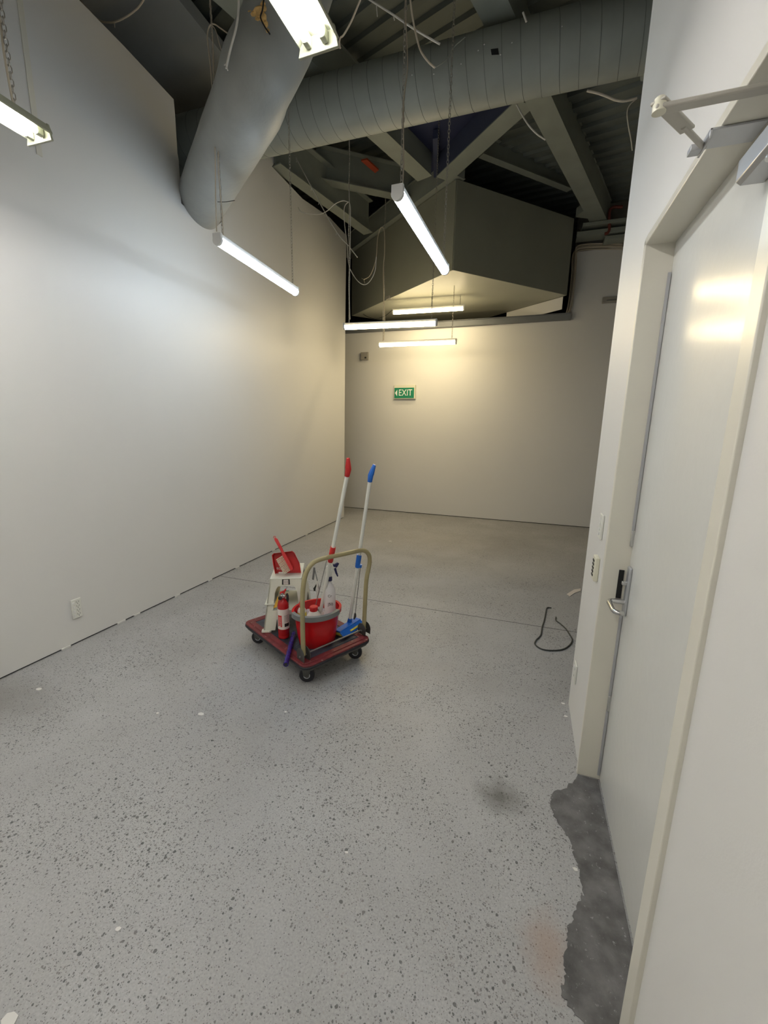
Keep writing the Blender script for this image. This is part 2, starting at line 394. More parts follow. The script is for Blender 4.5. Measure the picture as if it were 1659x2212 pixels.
# chips of filler dropped on the floor and stuck under the left wall
for i, (px, py, s) in enumerate([(433, 1543, .022), (340, 1541, .010), (617, 1538, .010), (748, 1842 // 1, .008), (255, 2008, .012), (1244, 1600, .012), (1216, 1520, .014), (1222, 1548, .012), (1243, 1878, .012), (843, 1169, .025), (20, 2205, .03), (84, 1489, .02)]):
    p = at(px, py, 2, 0); k = 7
    pl = [(s*(0.6+0.5*rng.random())*math.cos(2*math.pi*j/k), s*0.7*(0.6+0.5*rng.random())*math.sin(2*math.pi*j/k)) for j in range(k)]
    o = build(MB().prism(pl, p, (1, 0, 0), (0, 1, 0), (0, 0, 0.003)), 'filler_chip', 'chip', smooth=False)
    lab = {0: 'largest white filler chip on the open floor left of the trolley', 9: 'pale scrap on the far floor behind the trolley handles', 10: 'white filler scrap at the lower left corner of the floor'}.get(i)
    if lab: tag(o, lab, 'debris')
    else: tag(o, {1: 'tiny white fleck just left of the largest filler chip', 2: 'tiny white fleck on the floor in front of the trolley', 3: 'single white fleck on the bare floor below the middle of the room', 4: 'white fleck on the speckled floor near the lower left',
                  5: 'white fleck half way along the foot of the near right wall', 6: 'white fleck at the far corner of the near right wall', 7: 'white fleck just in front of the near right wall corner', 8: 'white crumb on the edge of the dark mortar repair', 11: 'pale crumb by the foot of the left wall near the outlet'}[i], 'debris', 'small filler flecks on the floor')
for y in (1.9, 2.35, 2.5, 2.95, 3.4, 3.85, 4.6, 5.5):
    o = build(MB().box((XL+0.004, y, 0.008), (0.012, 0.05+0.03*rng.random(), 0.014)), 'plaster_dab', 'chip', wl, smooth=False)
# pale paper scrap at right by the wall end
q = [at(x, y, 2, 0) for x, y in ((1224, 1284), (1240, 1274), (1254, 1272), (1254, 1277), (1242, 1281), (1231, 1289))]
tag(build(MB().add([v+Vector((0, 0, .002)) for v in q]+[v+Vector((0, 0, .004)) for v in q], [tuple(range(6)), tuple(range(6, 12))]+[(i, (i+1) % 6, 6+(i+1) % 6, 6+i) for i in range(6)]), 'paper_scrap', 'paper', smooth=False),
    'torn white paper scrap on the floor by the end of the right wall', 'debris')

# ================================================================== DOOR
door = build(MB().prism([(DY0-0.06, 0.008), (DY1, 0.008), (DY1, DH), (DY0-0.06, DH)], (0.467, 0, 0), (0, 1, 0), (0, 0, 1), (0.042, 0, 0)), 'door_1', 'door', bevel=0.002)
struct(door, 'pale gloss flush door with a lever handle', 'door')
fr = MB()
X0 = XR-0.012
def jamb(y0, y1, z0, z1, x0=X0, x1=0.54): fr.box(((x0+x1)/2, (y0+y1)/2, (z0+z1)/2), (x1-x0, y1-y0, z1-z0))
fo = build(MB().box(((X0+.54)/2, DY1+0.012, (DH+.02)/2), (.54-X0, 0.024, DH+.02)), 'trim_2', 'frame', bevel=0.003); struct(fo, 'far jamb of the cream door frame', 'door frame')
fo2 = build(MB().box(((X0+.54)/2, DY0-0.027, (DH+.02)/2), (.54-X0, 0.054, DH+.02)), 'trim_3', 'frame', bevel=0.003); struct(fo2, 'near jamb of the cream door frame', 'door frame')
fo3 = build(MB().box(((X0+.54)/2, (DY0+DY1)/2, DH+0.014), (.54-X0, DY1-DY0+0.03, 0.028)), 'trim_4', 'frame', bevel=0.003); struct(fo3, 'cream head of the door frame', 'door frame')
# rebates / steel guard strips at the closing edge
build(MB().box((0.460, DY1-0.005, 1.72), (0.010, 0.008, 1.05)), 'guard_strip', 'silver', fo)
build(MB().box((0.460, DY1-0.005, 0.45), (0.010, 0.008, 0.84)), 'guard_strip', 'silver', fo)
build(MB().box((0.461, DY1-0.007, 1.21), (0.013, 0.010, 0.07)), 'strike_plate', 'chrome', fo, bevel=0.002)
build(MB().box((0.461, DY1-0.007, 0.42), (0.013, 0.010, 0.08)), 'strike_plate', 'chrome', fo, bevel=0.002)
build(MB().box((0.440, DY1-0.0012, 1.0), (0.020, 0.004, 0.13)), 'latch_slot', 'dark', fo)
# lever handle
hp = build(MB().box((0.461, 1.915, 0.985), (0.012, 0.042, 0.215)), 'lock_plate', 'silver', door, bevel=0.004)
lz = 0.935
lv = MB(); lv.tube([(0.455, 1.915, lz), (0.418, 1.915, lz)], 0.011, 12)
lv.tube(smoothpath([(0.425, 1.915, lz), (0.405, 1.912, lz), (0.395, 1.895, lz), (0.394, 1.86, lz), (0.396, 1.80, lz), (0.41, 1.785, lz), (0.430, 1.783, lz)], 5), 0.010, 12)
build(lv, 'lever', 'chrome', hp)
build(MB().box((0.447, 1.915, 1.02), (0.02, 0.016, 0.018)), 'snib', 'chrome', hp, bevel=0.003)
# door closer
cl = build(MB().prism([(0, 0), (0.045, 0), (0.055, 0.008), (0.055, 0.052), (0.045, 0.060), (0, 0.060)], (0.466, 1.075, 2.215), (-1, 0, 0), (0, 0, 1), (0, 0.215, 0)), 'door_closer', 'silver', bevel=0.002)
tag(cl, 'silver hydraulic door closer across the top of the door', 'door closer')
EL = at(1424, 236, 2, 2.325); AE = Vector((0.432, 1.155, 2.325)); FE = Vector((0.352, 1.345, 2.325))
def flatbar(a, b, w, t, off=0.0):
    d = (b-a).normalized(); sd = d.cross(UZ).normalized(); c = (a+b)/2+UZ*off
    return MB().box(c, ((b-a).length+w*0.7, w, t), Matrix((d, sd, UZ)).transposed())
build(flatbar(EL, AE, 0.026, 0.010, 0.0), 'main_arm', 'arm', cl, bevel=0.003)
fa = flatbar(EL, EL.lerp(FE, .55), 0.030, 0.006, 0.012); build(fa, 'fore_arm', 'arm', cl, bevel=0.002)
mbx = MB().tube([EL.lerp(FE, .5)+UZ*.012, FE+UZ*.01], 0.0065, 10); build(mbx, 'adjusting_rod', 'arm', cl)
build(MB().lathe([(0.010, -.008), (0.0135, -.007), (0.0135, .008), (0.012, .010), (0.012, .018), (0.009, .021)], 18, EL), 'elbow_pivot', 'creamp', cl)
build(MB().lathe([(0.014, -.05), (0.014, .014), (0.010, .018)], 18, AE), 'arm_spindle', 'silver', cl)
bp_ = MB().box((0.403, 1.335, DH-0.0035), (0.11, 0.075, 0.005)); bp_.box((0.350, 1.335, DH-.012), (0.005, 0.075, 0.022))
bp_.box((0.338, 1.352, DH-.014), (0.03, 0.028, 0.014)); build(bp_, 'soffit_plate', 'silver', cl, bevel=0.001)
build(MB().lathe([(0.020, 0), (0.020, 0.004), (0.014, 0.006)], 20, (0.438, 1.17, 2.208), rot=None), 'adjuster_cap', 'chrome', cl)

# wall accessories on the right wall
def plate(name, label, cat, y, z, w, h, d, mname, parts):
    t = thing(name, label, cat, (XR, y, z-h/2))
    build(MB().box((XR-d/2, y, z), (d, w, h)), 'cover_plate', mname, t, bevel=min(.004, d*.35))
    for kind, dy, dz, ww, hh, dd, mm in parts:
        build(MB().box((XR-d-dd/2, y+dy, z+dz), (dd, ww, hh)), kind, mm, t, bevel=min(.0015, dd*.3))
    return t
plate('light_switch', 'white multi-gang light switch beside the door frame', 'switch', 2.165, 1.208, 0.07, 0.118, 0.011, 'white',
      [('rocker', 0.0, dz, 0.016, 0.014, 0.004, 'housing') for dz in (-.036, -.012, .012, .036)])
plate('wall_controller', 'cream wall controller with dark buttons below the light switch', 'controller', 2.147, 1.003, 0.072, 0.118, 0.020, 'creamp',
      [('button', 0.008, dz, 0.034, 0.011, 0.003, 'print') for dz in (-.036, -.018, .0, .018, .036)])
plate('power_outlet', 'white power outlet low on the near right wall', 'power outlet', 2.392, 0.293, 0.072, 0.115, 0.010, 'white',
      [('rocker', 0.012, 0.03, 0.012, 0.018, 0.004, 'housing'), ('rocker', -0.012, 0.03, 0.012, 0.018, 0.004, 'housing'), ('pin_slot', 0.0, -0.02, 0.003, 0.012, 0.0008, 'print')])
# quad outlet on the left wall
t = thing('power_outlet', 'white four-way power outlet low on the long left wall', 'power outlet', (XL, 2.01, 0.2))
build(MB().box((XL+.006, 2.01, 0.277), (0.012, 0.072, 0.150)), 'cover_plate', 'white', t, bevel=0.004)
for dz in (.048, .016, -.016, -.048):
    build(MB().box((XL+.014, 1.988, .277+dz), (0.004, 0.012, 0.016)), 'rocker', 'housing', t, bevel=0.001)
    pm = MB()
    for dy, dzz, rr in ((.004, .004, .5), (.022, .004, -.5), (.013, -.009, 0)):
        pm.box((XL+.0124, 2.005+dy, .277+dz+dzz), (0.001, 0.0028, 0.008), Matrix.Rotation(rr, 3, 'X'))
    build(pm, 'pin_slots', 'print', t)

# ================================================================== FAR WALL THINGS
ex = thing('exit_sign', 'green and white exit sign with an arrow on the far wall', 'exit sign', (-2.262, YF, 2.2))
cx, cz = -2.262, 2.338
build(MB().box((cx, YF-.030, cz), (0.42, 0.06, 0.255)), 'sign_case', 'creamp', ex, bevel=0.006)
sf = build(MB().box((cx-.004, YF-.062, cz-.018), (0.385, 0.006, 0.19)), 'sign_face', 'green', ex, bevel=0.001)
text('lettering', 'EXIT', 0.165, (cx+.02, YF-.0665, cz-.018), (1, 0, 0), (0, 0, 1), 'sgnw', sf, .001, sx=.80)
build(MB().prism([(0, 0), (.045, .06), (.045, -.06)], (cx-.186, YF-.066, cz-.018), (1, 0, 0), (0, 0, 1), (0, -.0015, 0)), 'arrow', 'sgnw', sf)
jb = thing('junction_box', 'small grey junction box high on the far wall left', 'junction box', (-3.09, YF, 2.94))
build(MB().box((-3.09, YF-.025, 3.016), (0.155, 0.05, 0.145)), 'box_body', 'greybox', jb, bevel=0.008)
build(MB().box((-3.065, YF-.052, 2.985), (0.035, 0.004, 0.03)), 'knockout', 'rubber', jb, bevel=0.001)

ang = MB(); ang.box((-1.50, YF-0.030, 3.497), (4.06, 0.10, 0.095)); ang.box((-1.5, YF-.06, 3.54), (4.06, .12, .008))
o = build(ang, 'steel_angle', 'steelblue', bevel=.002); tag(o, 'long blue-grey steel angle capping the far wall', 'steel angle')
# bulkhead: a big box set at forty-five degrees
c0, c1, c2 = Vector((-1.12, 6.03, 0)), Vector((.41, 7.545, 0)), Vector((-3.335, 7.79, 0)); c3 = c1+c2-c0
z0, z1 = 3.75, 4.82
bk = thing('bulkhead_box', 'large grey-green boxed bulkhead with a pointed corner below the roof', 'bulkhead', (-1.12, 6.03, z0))
def panel(a, b, za, zb, name, m, th=.012, parent=bk):
    d = (b-a).normalized(); nn = d.cross(UZ)*th
    p = [a+UZ*za, b+UZ*za, b+UZ*za+nn, a+UZ*za+nn]; q_ = [v+UZ*(zb-za) for v in p]
    return build(MB().hexa(p+q_), name, m, parent, smooth=False)
panel(c0, c1, z0, z1, 'side_panel', 'bulk'); panel(c2, c0, z0, z1, 'side_panel', 'bulk'); panel(c1, c3, z0, z1, 'side_panel', 'bulk'); panel(c3, c2, z0, z1, 'side_panel', 'bulk')
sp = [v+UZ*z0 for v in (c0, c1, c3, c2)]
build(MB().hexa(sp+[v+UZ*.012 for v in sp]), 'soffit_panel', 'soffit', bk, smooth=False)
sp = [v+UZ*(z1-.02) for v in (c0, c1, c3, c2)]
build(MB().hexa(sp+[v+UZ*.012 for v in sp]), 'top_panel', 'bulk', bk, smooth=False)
ed = (c2-c0).normalized(); eq = (c1-c0).normalized()
build(MB().tube([c0+ed*.02+UZ*z0, c0+ed*.02+UZ*z1], .012, 8), 'corner_trim', 'steel', bk)
mbj = MB()
for i in range(1, 3):
    pass
a = c0+ed*1.55
build(MB().box(a+UZ*(z0+.02)-eq*.01, (.10, .05, .05), Matrix.Rotation(R(-40), 3, 'Z')), 'clip_plate', 'greybox', bk, bevel=.003)
# white infill panel beneath the back edge of the bulkhead
a, b = c1.lerp(c3, .02), c1.lerp(c3, .42)
o = panel(a, b, 3.56, 3.745, 'infill_panel', 'wall', .01, None); tag(o, 'short white infill panel below the bulkhead corner', 'panel')

# ================================================================== ROOF BEAMS
def beam(name, label, a, b, w, h, m='steel', sealed=True, group=None, webm=None):
    d = (b-a); L_ = d.length; d.normalize(); s_ = d.cross(UZ).normalized(); u_ = s_.cross(d)
    t_ = MB(); tf = .012
    c = (a+b)/2; rot = Matrix((d, s_, u_)).transposed()
    o = thing(name, label, 'beam', tuple(a), group)
    build(MB().box(c+u_*tf/2, (L_, w, tf), rot), 'flange', m, o, smooth=False)
    build(MB().box(c+u_*(h-tf/2), (L_, w, tf), rot), 'flange', m, o, smooth=False)
    build(MB().box(c+u_*h/2, (L_, w*.86 if sealed else .012, h-2*tf), rot), 'web', webm or m, o, smooth=False)
    return o
def dirpt(x, y, z, az, t): return Vector((x+math.sin(R(az))*t, y+math.cos(R(az))*t, z))
beam('roof_beam', 'broad roof beam descending to the far wall beside the right wall', dirpt(-.144, 4.90, 4.77, 18.5, -5.2), dirpt(-.144, 4.90, 4.77, 18.5, 3.08), .225, .34)
beam('roof_beam', 'roof beam passing over both pipes to the bulkhead corner', dirpt(-1.82, 4.905, 4.8, 18.5, -4.2), dirpt(-1.82, 4.905, 4.8, 18.5, 1.0), .215, .36)
beam('roof_beam', 'diagonal roof beam meeting the point of the bulkhead from the right', dirpt(-.34, 5.0, 4.8, -45, -.10), dirpt(-.34, 5.0, 4.8, -45, 1.33), .215, .30, webm='shadeweb')
beam('roof_beam', 'roof beam lying along the top left edge of the bulkhead', c0-ed*.05+UZ*4.83, c2+ed*.25+UZ*4.83, .20, .3)
beam('roof_beam', 'slim channel beam behind the bulkhead on the right side', Vector((-.83, 6.05, 5.05)), Vector((.30, 7.2, 5.05)), .10, .22, 'steel', False)
beam('roof_beam', 'roof beam running along the top of the far left wall', Vector((-3.10, 4.90, 4.70)), Vector((-2.66, 6.85, 4.70)), .17, .45, 'steel', False)
beam('roof_beam', 'upper crossing roof beam behind the dangling cables', Vector((-3.0, 5.75, 4.95)), Vector((-1.75, 6.70, 4.95)), .16, .40, 'steel', False)
# dark blue lining deep in the roof
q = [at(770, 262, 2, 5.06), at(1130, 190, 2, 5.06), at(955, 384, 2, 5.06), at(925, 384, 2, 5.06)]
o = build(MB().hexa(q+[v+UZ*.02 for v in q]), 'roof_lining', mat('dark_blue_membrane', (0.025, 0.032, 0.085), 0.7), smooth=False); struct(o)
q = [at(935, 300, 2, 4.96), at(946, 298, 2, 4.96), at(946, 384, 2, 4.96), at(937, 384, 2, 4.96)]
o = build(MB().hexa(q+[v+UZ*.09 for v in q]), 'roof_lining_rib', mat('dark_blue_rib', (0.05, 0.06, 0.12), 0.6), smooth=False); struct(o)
# base plate and ledges where the broad beam lands
o = thing('beam_bearing', 'stepped grey steel bearing where the broad beam meets the wall', 'bracket', (.85, 7.7, 4.5))
build(MB().box((.86, 7.72, 4.735), (.62, .3, .05)), 'bearing_plate', 'steel', o, bevel=.003)
build(MB().box((.87, 7.70, 4.62), (.78, .22, .07)), 'bearing_plate', 'steel', o, bevel=.003)
build(MB().box((1.05, 7.70, 4.53), (.34, .20, .05)), 'bearing_plate', 'steel', o, bevel=.003)
build(MB().box((.60, 7.40, 4.84), (.30, .18, .12), Matrix.Rotation(R(30), 3, 'Z')), 'cleat', 'steel', o, bevel=.003)
# red sprinkler pipe
P = [at(1345, 447, 1, 7.6), at(1318, 452, 1, 7.6), at(1316, 497, 1, 7.6), at(1306, 506, 1, 7.6)]
o = build(MB().tube(smoothpath(P, 4), .022, 10), 'sprinkler_pipe', 'copper'); tag(o, 'dark red cranked pipe at the roof edge by the far right wall', 'pipe')
# orange tag / strap in the roof
q = [at(780, 348, 2, 5.2), at(793, 345, 2, 5.2), at(818, 368, 2, 5.15), at(810, 374, 2, 5.15)]
o = build(MB().hexa(q+[v+UZ*.02 for v in q]), 'roof_strap', 'orange', smooth=False); tag(o, 'orange-red strap lying in the roof left of the bulkhead', 'strap')

# ================================================================== DUCT AND RAKING PIPE
DYC, DZC, DR = 4.08, 4.55, 0.235
dt = thing('spiral_duct', 'thick grey spiral duct crossing under the roof from left to right', 'duct', (-1.4, DYC, DZC-DR))
RX = Matrix.Rotation(R(90), 3, 'Y')
build(MB().lathe([(DR, -3.9), (DR, -1), (DR, 1), (DR, 3.3)], 64, (-.9, DYC, DZC), rot=RX), 'duct_shell', 'duct', dt)
hx = []
x = -4.6; k = 0
while x < 2.2:
    a_ = k*2*math.pi/64; hx.append((x, DYC+(DR+.0003)*math.cos(a_), DZC+(DR+.0003)*math.sin(a_))); x += .137/64; k += 1
build(MB().tube(hx, .0016, 4), 'spiral_seam', 'seam', dt)
build(MB().lathe([(DR+.03, -.04), (DR+.035, 0), (DR+.03, .04)], 64, (.66, DYC, DZC), rot=RX), 'duct_collar', 'duct', dt)
def onduct(px, py):
    d = _r2*(px-W_/2)+_u2*(H_/2-py)+_fwd*FPX; d.normalize()
    oy, oz = -DYC, EYE-DZC; A = d.y**2+d.z**2; B = 2*(oy*d.y+oz*d.z); C_ = oy*oy+oz*oz-(DR+.003)**2
    t_ = (-B-math.sqrt(max(0, B*B-4*A*C_)))/(2*A); return CAM+d*t_
q = [onduct(*p) for p in ((1060, 106), (1076, 104), (1078, 118), (1062, 119))]
build(MB().add(q, [(0, 1, 2, 3)]), 'paint_scar', 'dark', dt)
for px, py in ((1033, 109), (1081, 118), (1106, 92), (890, 162), (937, 160), (996, 138), (1214, 57), (1046, 96)):
    c_ = onduct(px, py); s_ = .006
    build(MB().lathe([(s_, -.002), (s_*.7, .002)], 6, c_), 'filler_spot', 'chip', dt)

p0, p1, p2, p3 = Vector((-3.30, 3.765, 3.735)), Vector((-1.707, 2.525, 3.66)), Vector((-1.50, 2.60, 4.10)), Vector((-1.36, 2.72, 4.62))
p0 = Vector((-3.144, 3.639, 3.732)); p0 = p0+(p0-p1)*.10
PR = .208
pp = thing('raking_pipe', 'fat grey wrapped pipe raking down into the hole in the left wall', 'pipe', tuple(p0))
path = [p0, p0.lerp(p1, .25), p0.lerp(p1, .5), p0.lerp(p1, .75), p0.lerp(p1, .93), p1+(p2-p1)*.10+Vector((-.02, 0, .01)), p1.lerp(p2, .45), p2, p3, Vector((-1.27, 2.79, 4.88))]
path = smoothpath(path, 3)
build(MB().tube(path, [PR*(1+.006*math.sin(i*1.7)) for i in range(len(path))], 48), 'pipe_shell', 'pipe', pp, ang=60)
# torn foam plug on the pipe
mf = MB(); ctr = at(558, 32, 1, 2.36)
for px, py, rr in ((541, 30, .016), (549, 36, .024), (560, 28, .028), (568, 38, .02), (570, 18, .014), (574, 52, .014), (578, 66, .009), (568, 8, .012), (556, 44, .016)):
    c_ = at(px, py, 1, 2.36); prof = [(rr*math.sin(math.pi*j/5)*(0.8+.4*rng.random())+.0005, -rr*math.cos(math.pi*j/5)) for j in range(6)]
    mf.lathe(prof, 7, c_, sx=1+.3*rng.random(), sy=.8)
build(mf, 'foam_plug', 'foam', pp, smooth=False)
build(MB().tube(smoothpath([at(570, 0, 1, 2.335), at(567, 22, 1, 2.33), at(563, 38, 1, 2.33), at(572, 58, 1, 2.33), at(583, 74, 1, 2.335)], 4), [.004]*17, 5), 'foam_slit', 'dark', pp)
# stub behind the pipe seen in the hole
o = build(MB().box((-3.45, 3.95, 4.02), (.5, .09, .11), Matrix.Rotation(R(25), 3, 'Y')), 'stub_beam', 'soffit', smooth=False); tag(o, 'pale stub of beam inside the torn hole in the left wall', 'beam')

# ================================================================== CHAINS, CORDS, LIGHTS
def chain(mb, a, b, lk=.032, r=.0021):
    a, b = Vector(a), Vector(b); n = max(2, int((b-a).length/(lk*.78))); d = (b-a).normalized()
    s1 = d.cross(Vector((.3, 1, 0))).normalized(); s2 = d.cross(s1)
    for i in range(n):
        c = a.lerp(b, (i+.5)/n); s_ = s1 if i % 2 else s2; hw = lk*.24; hl = lk*.5-hw
        loop = [c+d*(hl*sg)+d*(hw*math.sin(t_))*1+s_*(hw*math.cos(t_)) for sg, t_ in ((1, 0), (1, R(60)), (1, R(120)), (1, R(180)), (-1, R(180)), (-1, R(240)), (-1, R(300)), (-1, R(0)))]
        mb.tube(loop, r, 4, closed=True)
def inbulk(x, y):
    v = Vector((x, y, 0))-c0; a_ = v.dot(ed); b_ = v.dot(eq); return 0 < a_ < 2.85 and 0 < b_ < 2.15
def topz(x, y): return z0 if inbulk(x, y) else roofz(x, y)
def batten(label, a, b, z, m, cords=((0, 'cord'),), group='single-tube battens', drop_end=(.06, .06), plates=None):
    a = Vector((a[0], a[1], z)); b = Vector((b[0], b[1], z)); d = (b-a).normalized(); s_ = d.cross(UZ)
    t_ = thing('batten_light', label, 'light', tuple((a+b)/2), group if group else None)
    L_ = (b-a).length; e_ = .022
    hw, hh = .034, .030
    # housing: rectangular tray above, half round diffuser below
    pr = [(-.029, 0), (.029, 0), (.031, hh), (.025, hh+.006), (-.025, hh+.006), (-.031, hh)]
    build(MB().prism(pr, a+d*.004, s_, UZ, d*(L_-.008)), 'housing', 'housing', t_)
    df = arc(14, R(160), R(380), .0345, (0, -.008))
    build(MB().prism(df, a+d*e_, s_, UZ, d*(L_-2*e_)), 'diffuser', m, t_, ang=50)
    for q_, dd in ((a, d), (b, -d)):
        ec = [(-hw, hh+.006), (-hw, 0)]+arc(8, math.pi, 2*math.pi, hw+.003, (0, -.008))[0:]+[(hw, 0), (hw, hh+.006)]
        build(MB().prism(ec, q_, s_, UZ, dd*e_), 'end_cap', 'housing', t_, bevel=.002)
    for i, fr_ in enumerate(drop_end):
        if fr_ is None: continue
        q_ = (a.lerp(b, fr_) if i == 0 else b.lerp(a, fr_))+UZ*(hh+.006)
        tz = topz(q_.x, q_.y)
        cm = MB(); chain(cm, q_, (q_.x, q_.y, tz)); build(cm, 'suspension_chain', 'chain', t_)
    for i, cm_ in cords:
        q_ = (a.lerp(b, .05) if i == 0 else b.lerp(a, .05))+UZ*(hh+.004); tz = topz(q_.x, q_.y)
        H = tz-q_.z; pts_ = []; n = 14
        for j in range(n+1):
            tt = j/n; w = .012*math.sin(tt*math.pi)
            pts_.append(q_+UZ*(H*tt)+Vector((.012+w*math.sin(j*1.9), w*math.cos(j*1.3), 0)))
        build(MB().tube(smoothpath(pts_, 3), .0035, 6), 'power_cord', cm_, t_)
    return t_
T1a, T1b = (-.782, 2.445), (-.738, 3.645)
batten('cool white batten light nearest the middle of the room, in front of the bulkhead', T1a, T1b, 2.93, 'cool', cords=((0, 'cordw'), (0, 'cord')), group=None)
batten('cool white batten light hung beside the long left wall', (-2.19, 2.68), (-2.25, 3.865), 2.95, 'cool', cords=((0, 'cord'),), group=None)
batten('nearest warm batten light at the far end, touching the left wall corner in view', (-2.34, 5.19), (-1.14, 5.285), 2.93, 'warm', cords=((0, 'cordw'),), group=None)
batten('short-looking warm batten light hanging highest, just below the bulkhead', (-2.28, 7.03), (-1.10, 7.09), 3.56, 'warm', cords=(), group=None, drop_end=(.55, .06))
batten('warm batten light hanging lowest, in front of the far wall', (-2.36, 6.58), (-1.12, 6.63), 2.97, 'warm', cords=((0, 'cordw'),), group=None)
def twin(label, end, d, z, L_=1.25):
    end = Vector((*end, z)); d = Vector((*d, 0)).normalized(); s_ = d.cross(UZ)
    t_ = thing('twin_tube_light', label, 'light', tuple(end+d*L_/2))
    pr = [(-.078, -.026), (-.073, -.030), (-.052, -.004), (.052, -.004), (.073, -.030), (.078, -.026), (.062, .008), (-.062, .008)]
    build(MB().prism(pr, end, s_, UZ, d*L_), 'reflector_tray', 'tray', t_)
    for e, dd in ((end, d), (end+d*L_, -d)):
        build(MB().prism([(-.080, -.058), (.080, -.058), (.064, .012), (-.064, .012)], e, s_, UZ, dd*.012), 'end_plate', 'tray', t_, bevel=.002)
    for sx_ in (-.033, .033):
        p_ = end+s_*sx_-UZ*.031
        build(MB().tube([p_+d*.045, p_+d*(L_-.045)], .013, 14), 'fluorescent_tube', 'tube', t_)
        for e in (.03, L_-.03):
            build(MB().box(p_+d*e+UZ*.004, (.03, .022, .034), Matrix((d, s_, UZ)).transposed()), 'lamp_holder', 'tray', t_, bevel=.003)
    for e in (.10, L_-.10):
        q_ = end+d*e+UZ*.01; cm = MB(); chain(cm, q_, (q_.x, q_.y, roofz(q_.x, q_.y))); build(cm, 'suspension_chain', 'chain', t_)
    return t_
twin('twin-tube light cut off by the top edge, in front of the fat pipe', (-.815, 1.60), (-.03, -1), 3.02)
t8 = twin('twin-tube light cut off by the left edge, beside the left wall', (-2.29, 1.61), (.03, -1), 3.0)
q_ = Vector((-2.29, 1.50, 3.02))
build(MB().tube(smoothpath([q_+Vector((.01*math.sin(j*1.7), .008*math.cos(j*2.3), j*.11)) for j in range(13)], 3), .0045, 6), 'power_cord', 'cord', t8)
# two unseen twin-tube lights added behind the camera to brighten the near room
twin('added unseen twin-tube light behind the camera', (-.85, -.9), (-.03, -1), 3.02)
twin('added unseen twin-tube light further back along the left wall', (-2.25, -.9), (.03, -1), 3.0)
# unlit wall batten, mostly hidden by the right wall
t = thing('wall_batten', 'unlit batten fitting on the far wall, half hidden by the near right wall', 'light', (1.2, YF, 3.78))
ub = at(1301, 649, 1, YF-.04)
build(MB().box((ub.x+.35, YF-.035, ub.z), (.70, .05, .085)), 'housing', 'greybox', t, bevel=.006)
build(MB().box((ub.x+.37, YF-.066, ub.z-.012), (.62, .012, .02)), 'lamp_lens', 'chrome', t, bevel=.002)

# ------------------------------------------------------------------ loose cables
def cable(name, label, pts_, r, m, cat='cable', bits=(), group=None, k=6):
    t_ = build(MB().tube(smoothpath(pts_, k), r, 7), name, m); tag(t_, label, cat, group)
    for (p_, q_) in bits:
        build(MB().tube([p_, q_], r*.5, 5), 'cable_tie', m, t_)
    return t_
def leftface(px, py):
    d = _r2*(px-W_/2)+_u2*(H_/2-py)+_fwd*FPX; o_ = c0-eq*.012
    return CAM+d*((o_-CAM).dot(eq)/d.dot(eq))
def pp_(lst, ax, v): return [at(x_, y_, ax, v) for x_, y_ in lst]
cable('hanging_cable', 'thick white cable hanging in front of the fat pipe at the top', pp_([(517, -60), (515, 20), (510, 60), (498, 105), (490, 140), (489, 148)], 1, 2.3), .006, 'cordw', bits=[(at(489, 140, 1, 2.3), at(492, 152, 1, 2.3)), (at(489, 138, 1, 2.3), at(484, 141, 1, 2.3))])
cable('looped_cable', 'beige cable looped over the chain left of the fat pipe', pp_([(518, 92), (500, 78), (478, 62), (462, 52), (452, 58), (448, 80), (452, 120), (457, 170), (462, 260), (465, 340), (466, 430), (468, 500)], 1, 2.72), .0042, 'cord')
cable('looped_cable', 'thin grey flex falling from the loop toward the thick white cable', pp_([(456, 52), (466, 66), (474, 95), (482, 120), (488, 143)], 1, 2.70), .0028, 'cord')
cable('support_wire', 'thin dark wire stub touching the left side of the fat pipe', pp_([(459, 180), (472, 176), (489, 170)], 1, 2.75), .0022, 'gap')
cable('support_wire', 'thin dark wire stub just above the left wall batten', pp_([(470, 436), (488, 436), (507, 433)], 1, 2.75), .0022, 'gap')
cable('ceiling_cable', 'cream cable sagging across the top left roof board', pp_([(330, -40), (305, 8), (285, 28), (262, 42), (245, 48), (228, 48), (215, 44), (200, 32), (160, -15)], 1, 2.9), .006, 'cord', bits=[(at(247, 46, 1, 2.9), at(248, 60, 1, 2.9))])
cable('hanging_cable', 'beige cable falling beside the top twin-tube light', pp_([(782, -10), (770, 20), (757, 50), (742, 76), (735, 82), (733, 92), (735, 104)], 1, 1.75), .0033, 'cord')
cable('hanging_cable', 'beige cable end hanging from the roof in front of the duct', pp_([(884, -20), (890, 30), (898, 72), (908, 108), (924, 132), (939, 146)], 1, 2.6), .0050, 'cord')
cable('roof_cable', 'thin dark cable drooping along the face of the duct', pp_([(939, 146), (958, 134), (972, 118), (982, 100), (1005, 80)], 1, 3.6), .0035, 'steel')
cable('ceiling_cable', 'straight white cable slanting under the roof above the duct', pp_([(770, -20), (800, 0), (850, 32), (900, 66), (950, 95)], 1, 3.3), .0065, 'cordw', bits=[(at(813, 10, 1, 3.3), at(815, 36, 1, 3.3)), (at(850, 32, 1, 3.3), at(852, 44, 1, 3.3))], k=2)
ty = 5.25
cable('ceiling_cable', 'long white cable slanting down from the duct to the left wall corner', pp_([(632, 328), (645, 352), (672, 402), (700, 455), (716, 483), (735, 512), (752, 530), (772, 556)], 1, ty), .0065, 'cordw',
      bits=[(at(x_, y_, 1, ty), at(x_-2, y_+8, 1, ty)) for x_, y_ in ((641, 346), (674, 404), (690, 434), (704, 460), (717, 480), (728, 500))], k=3)
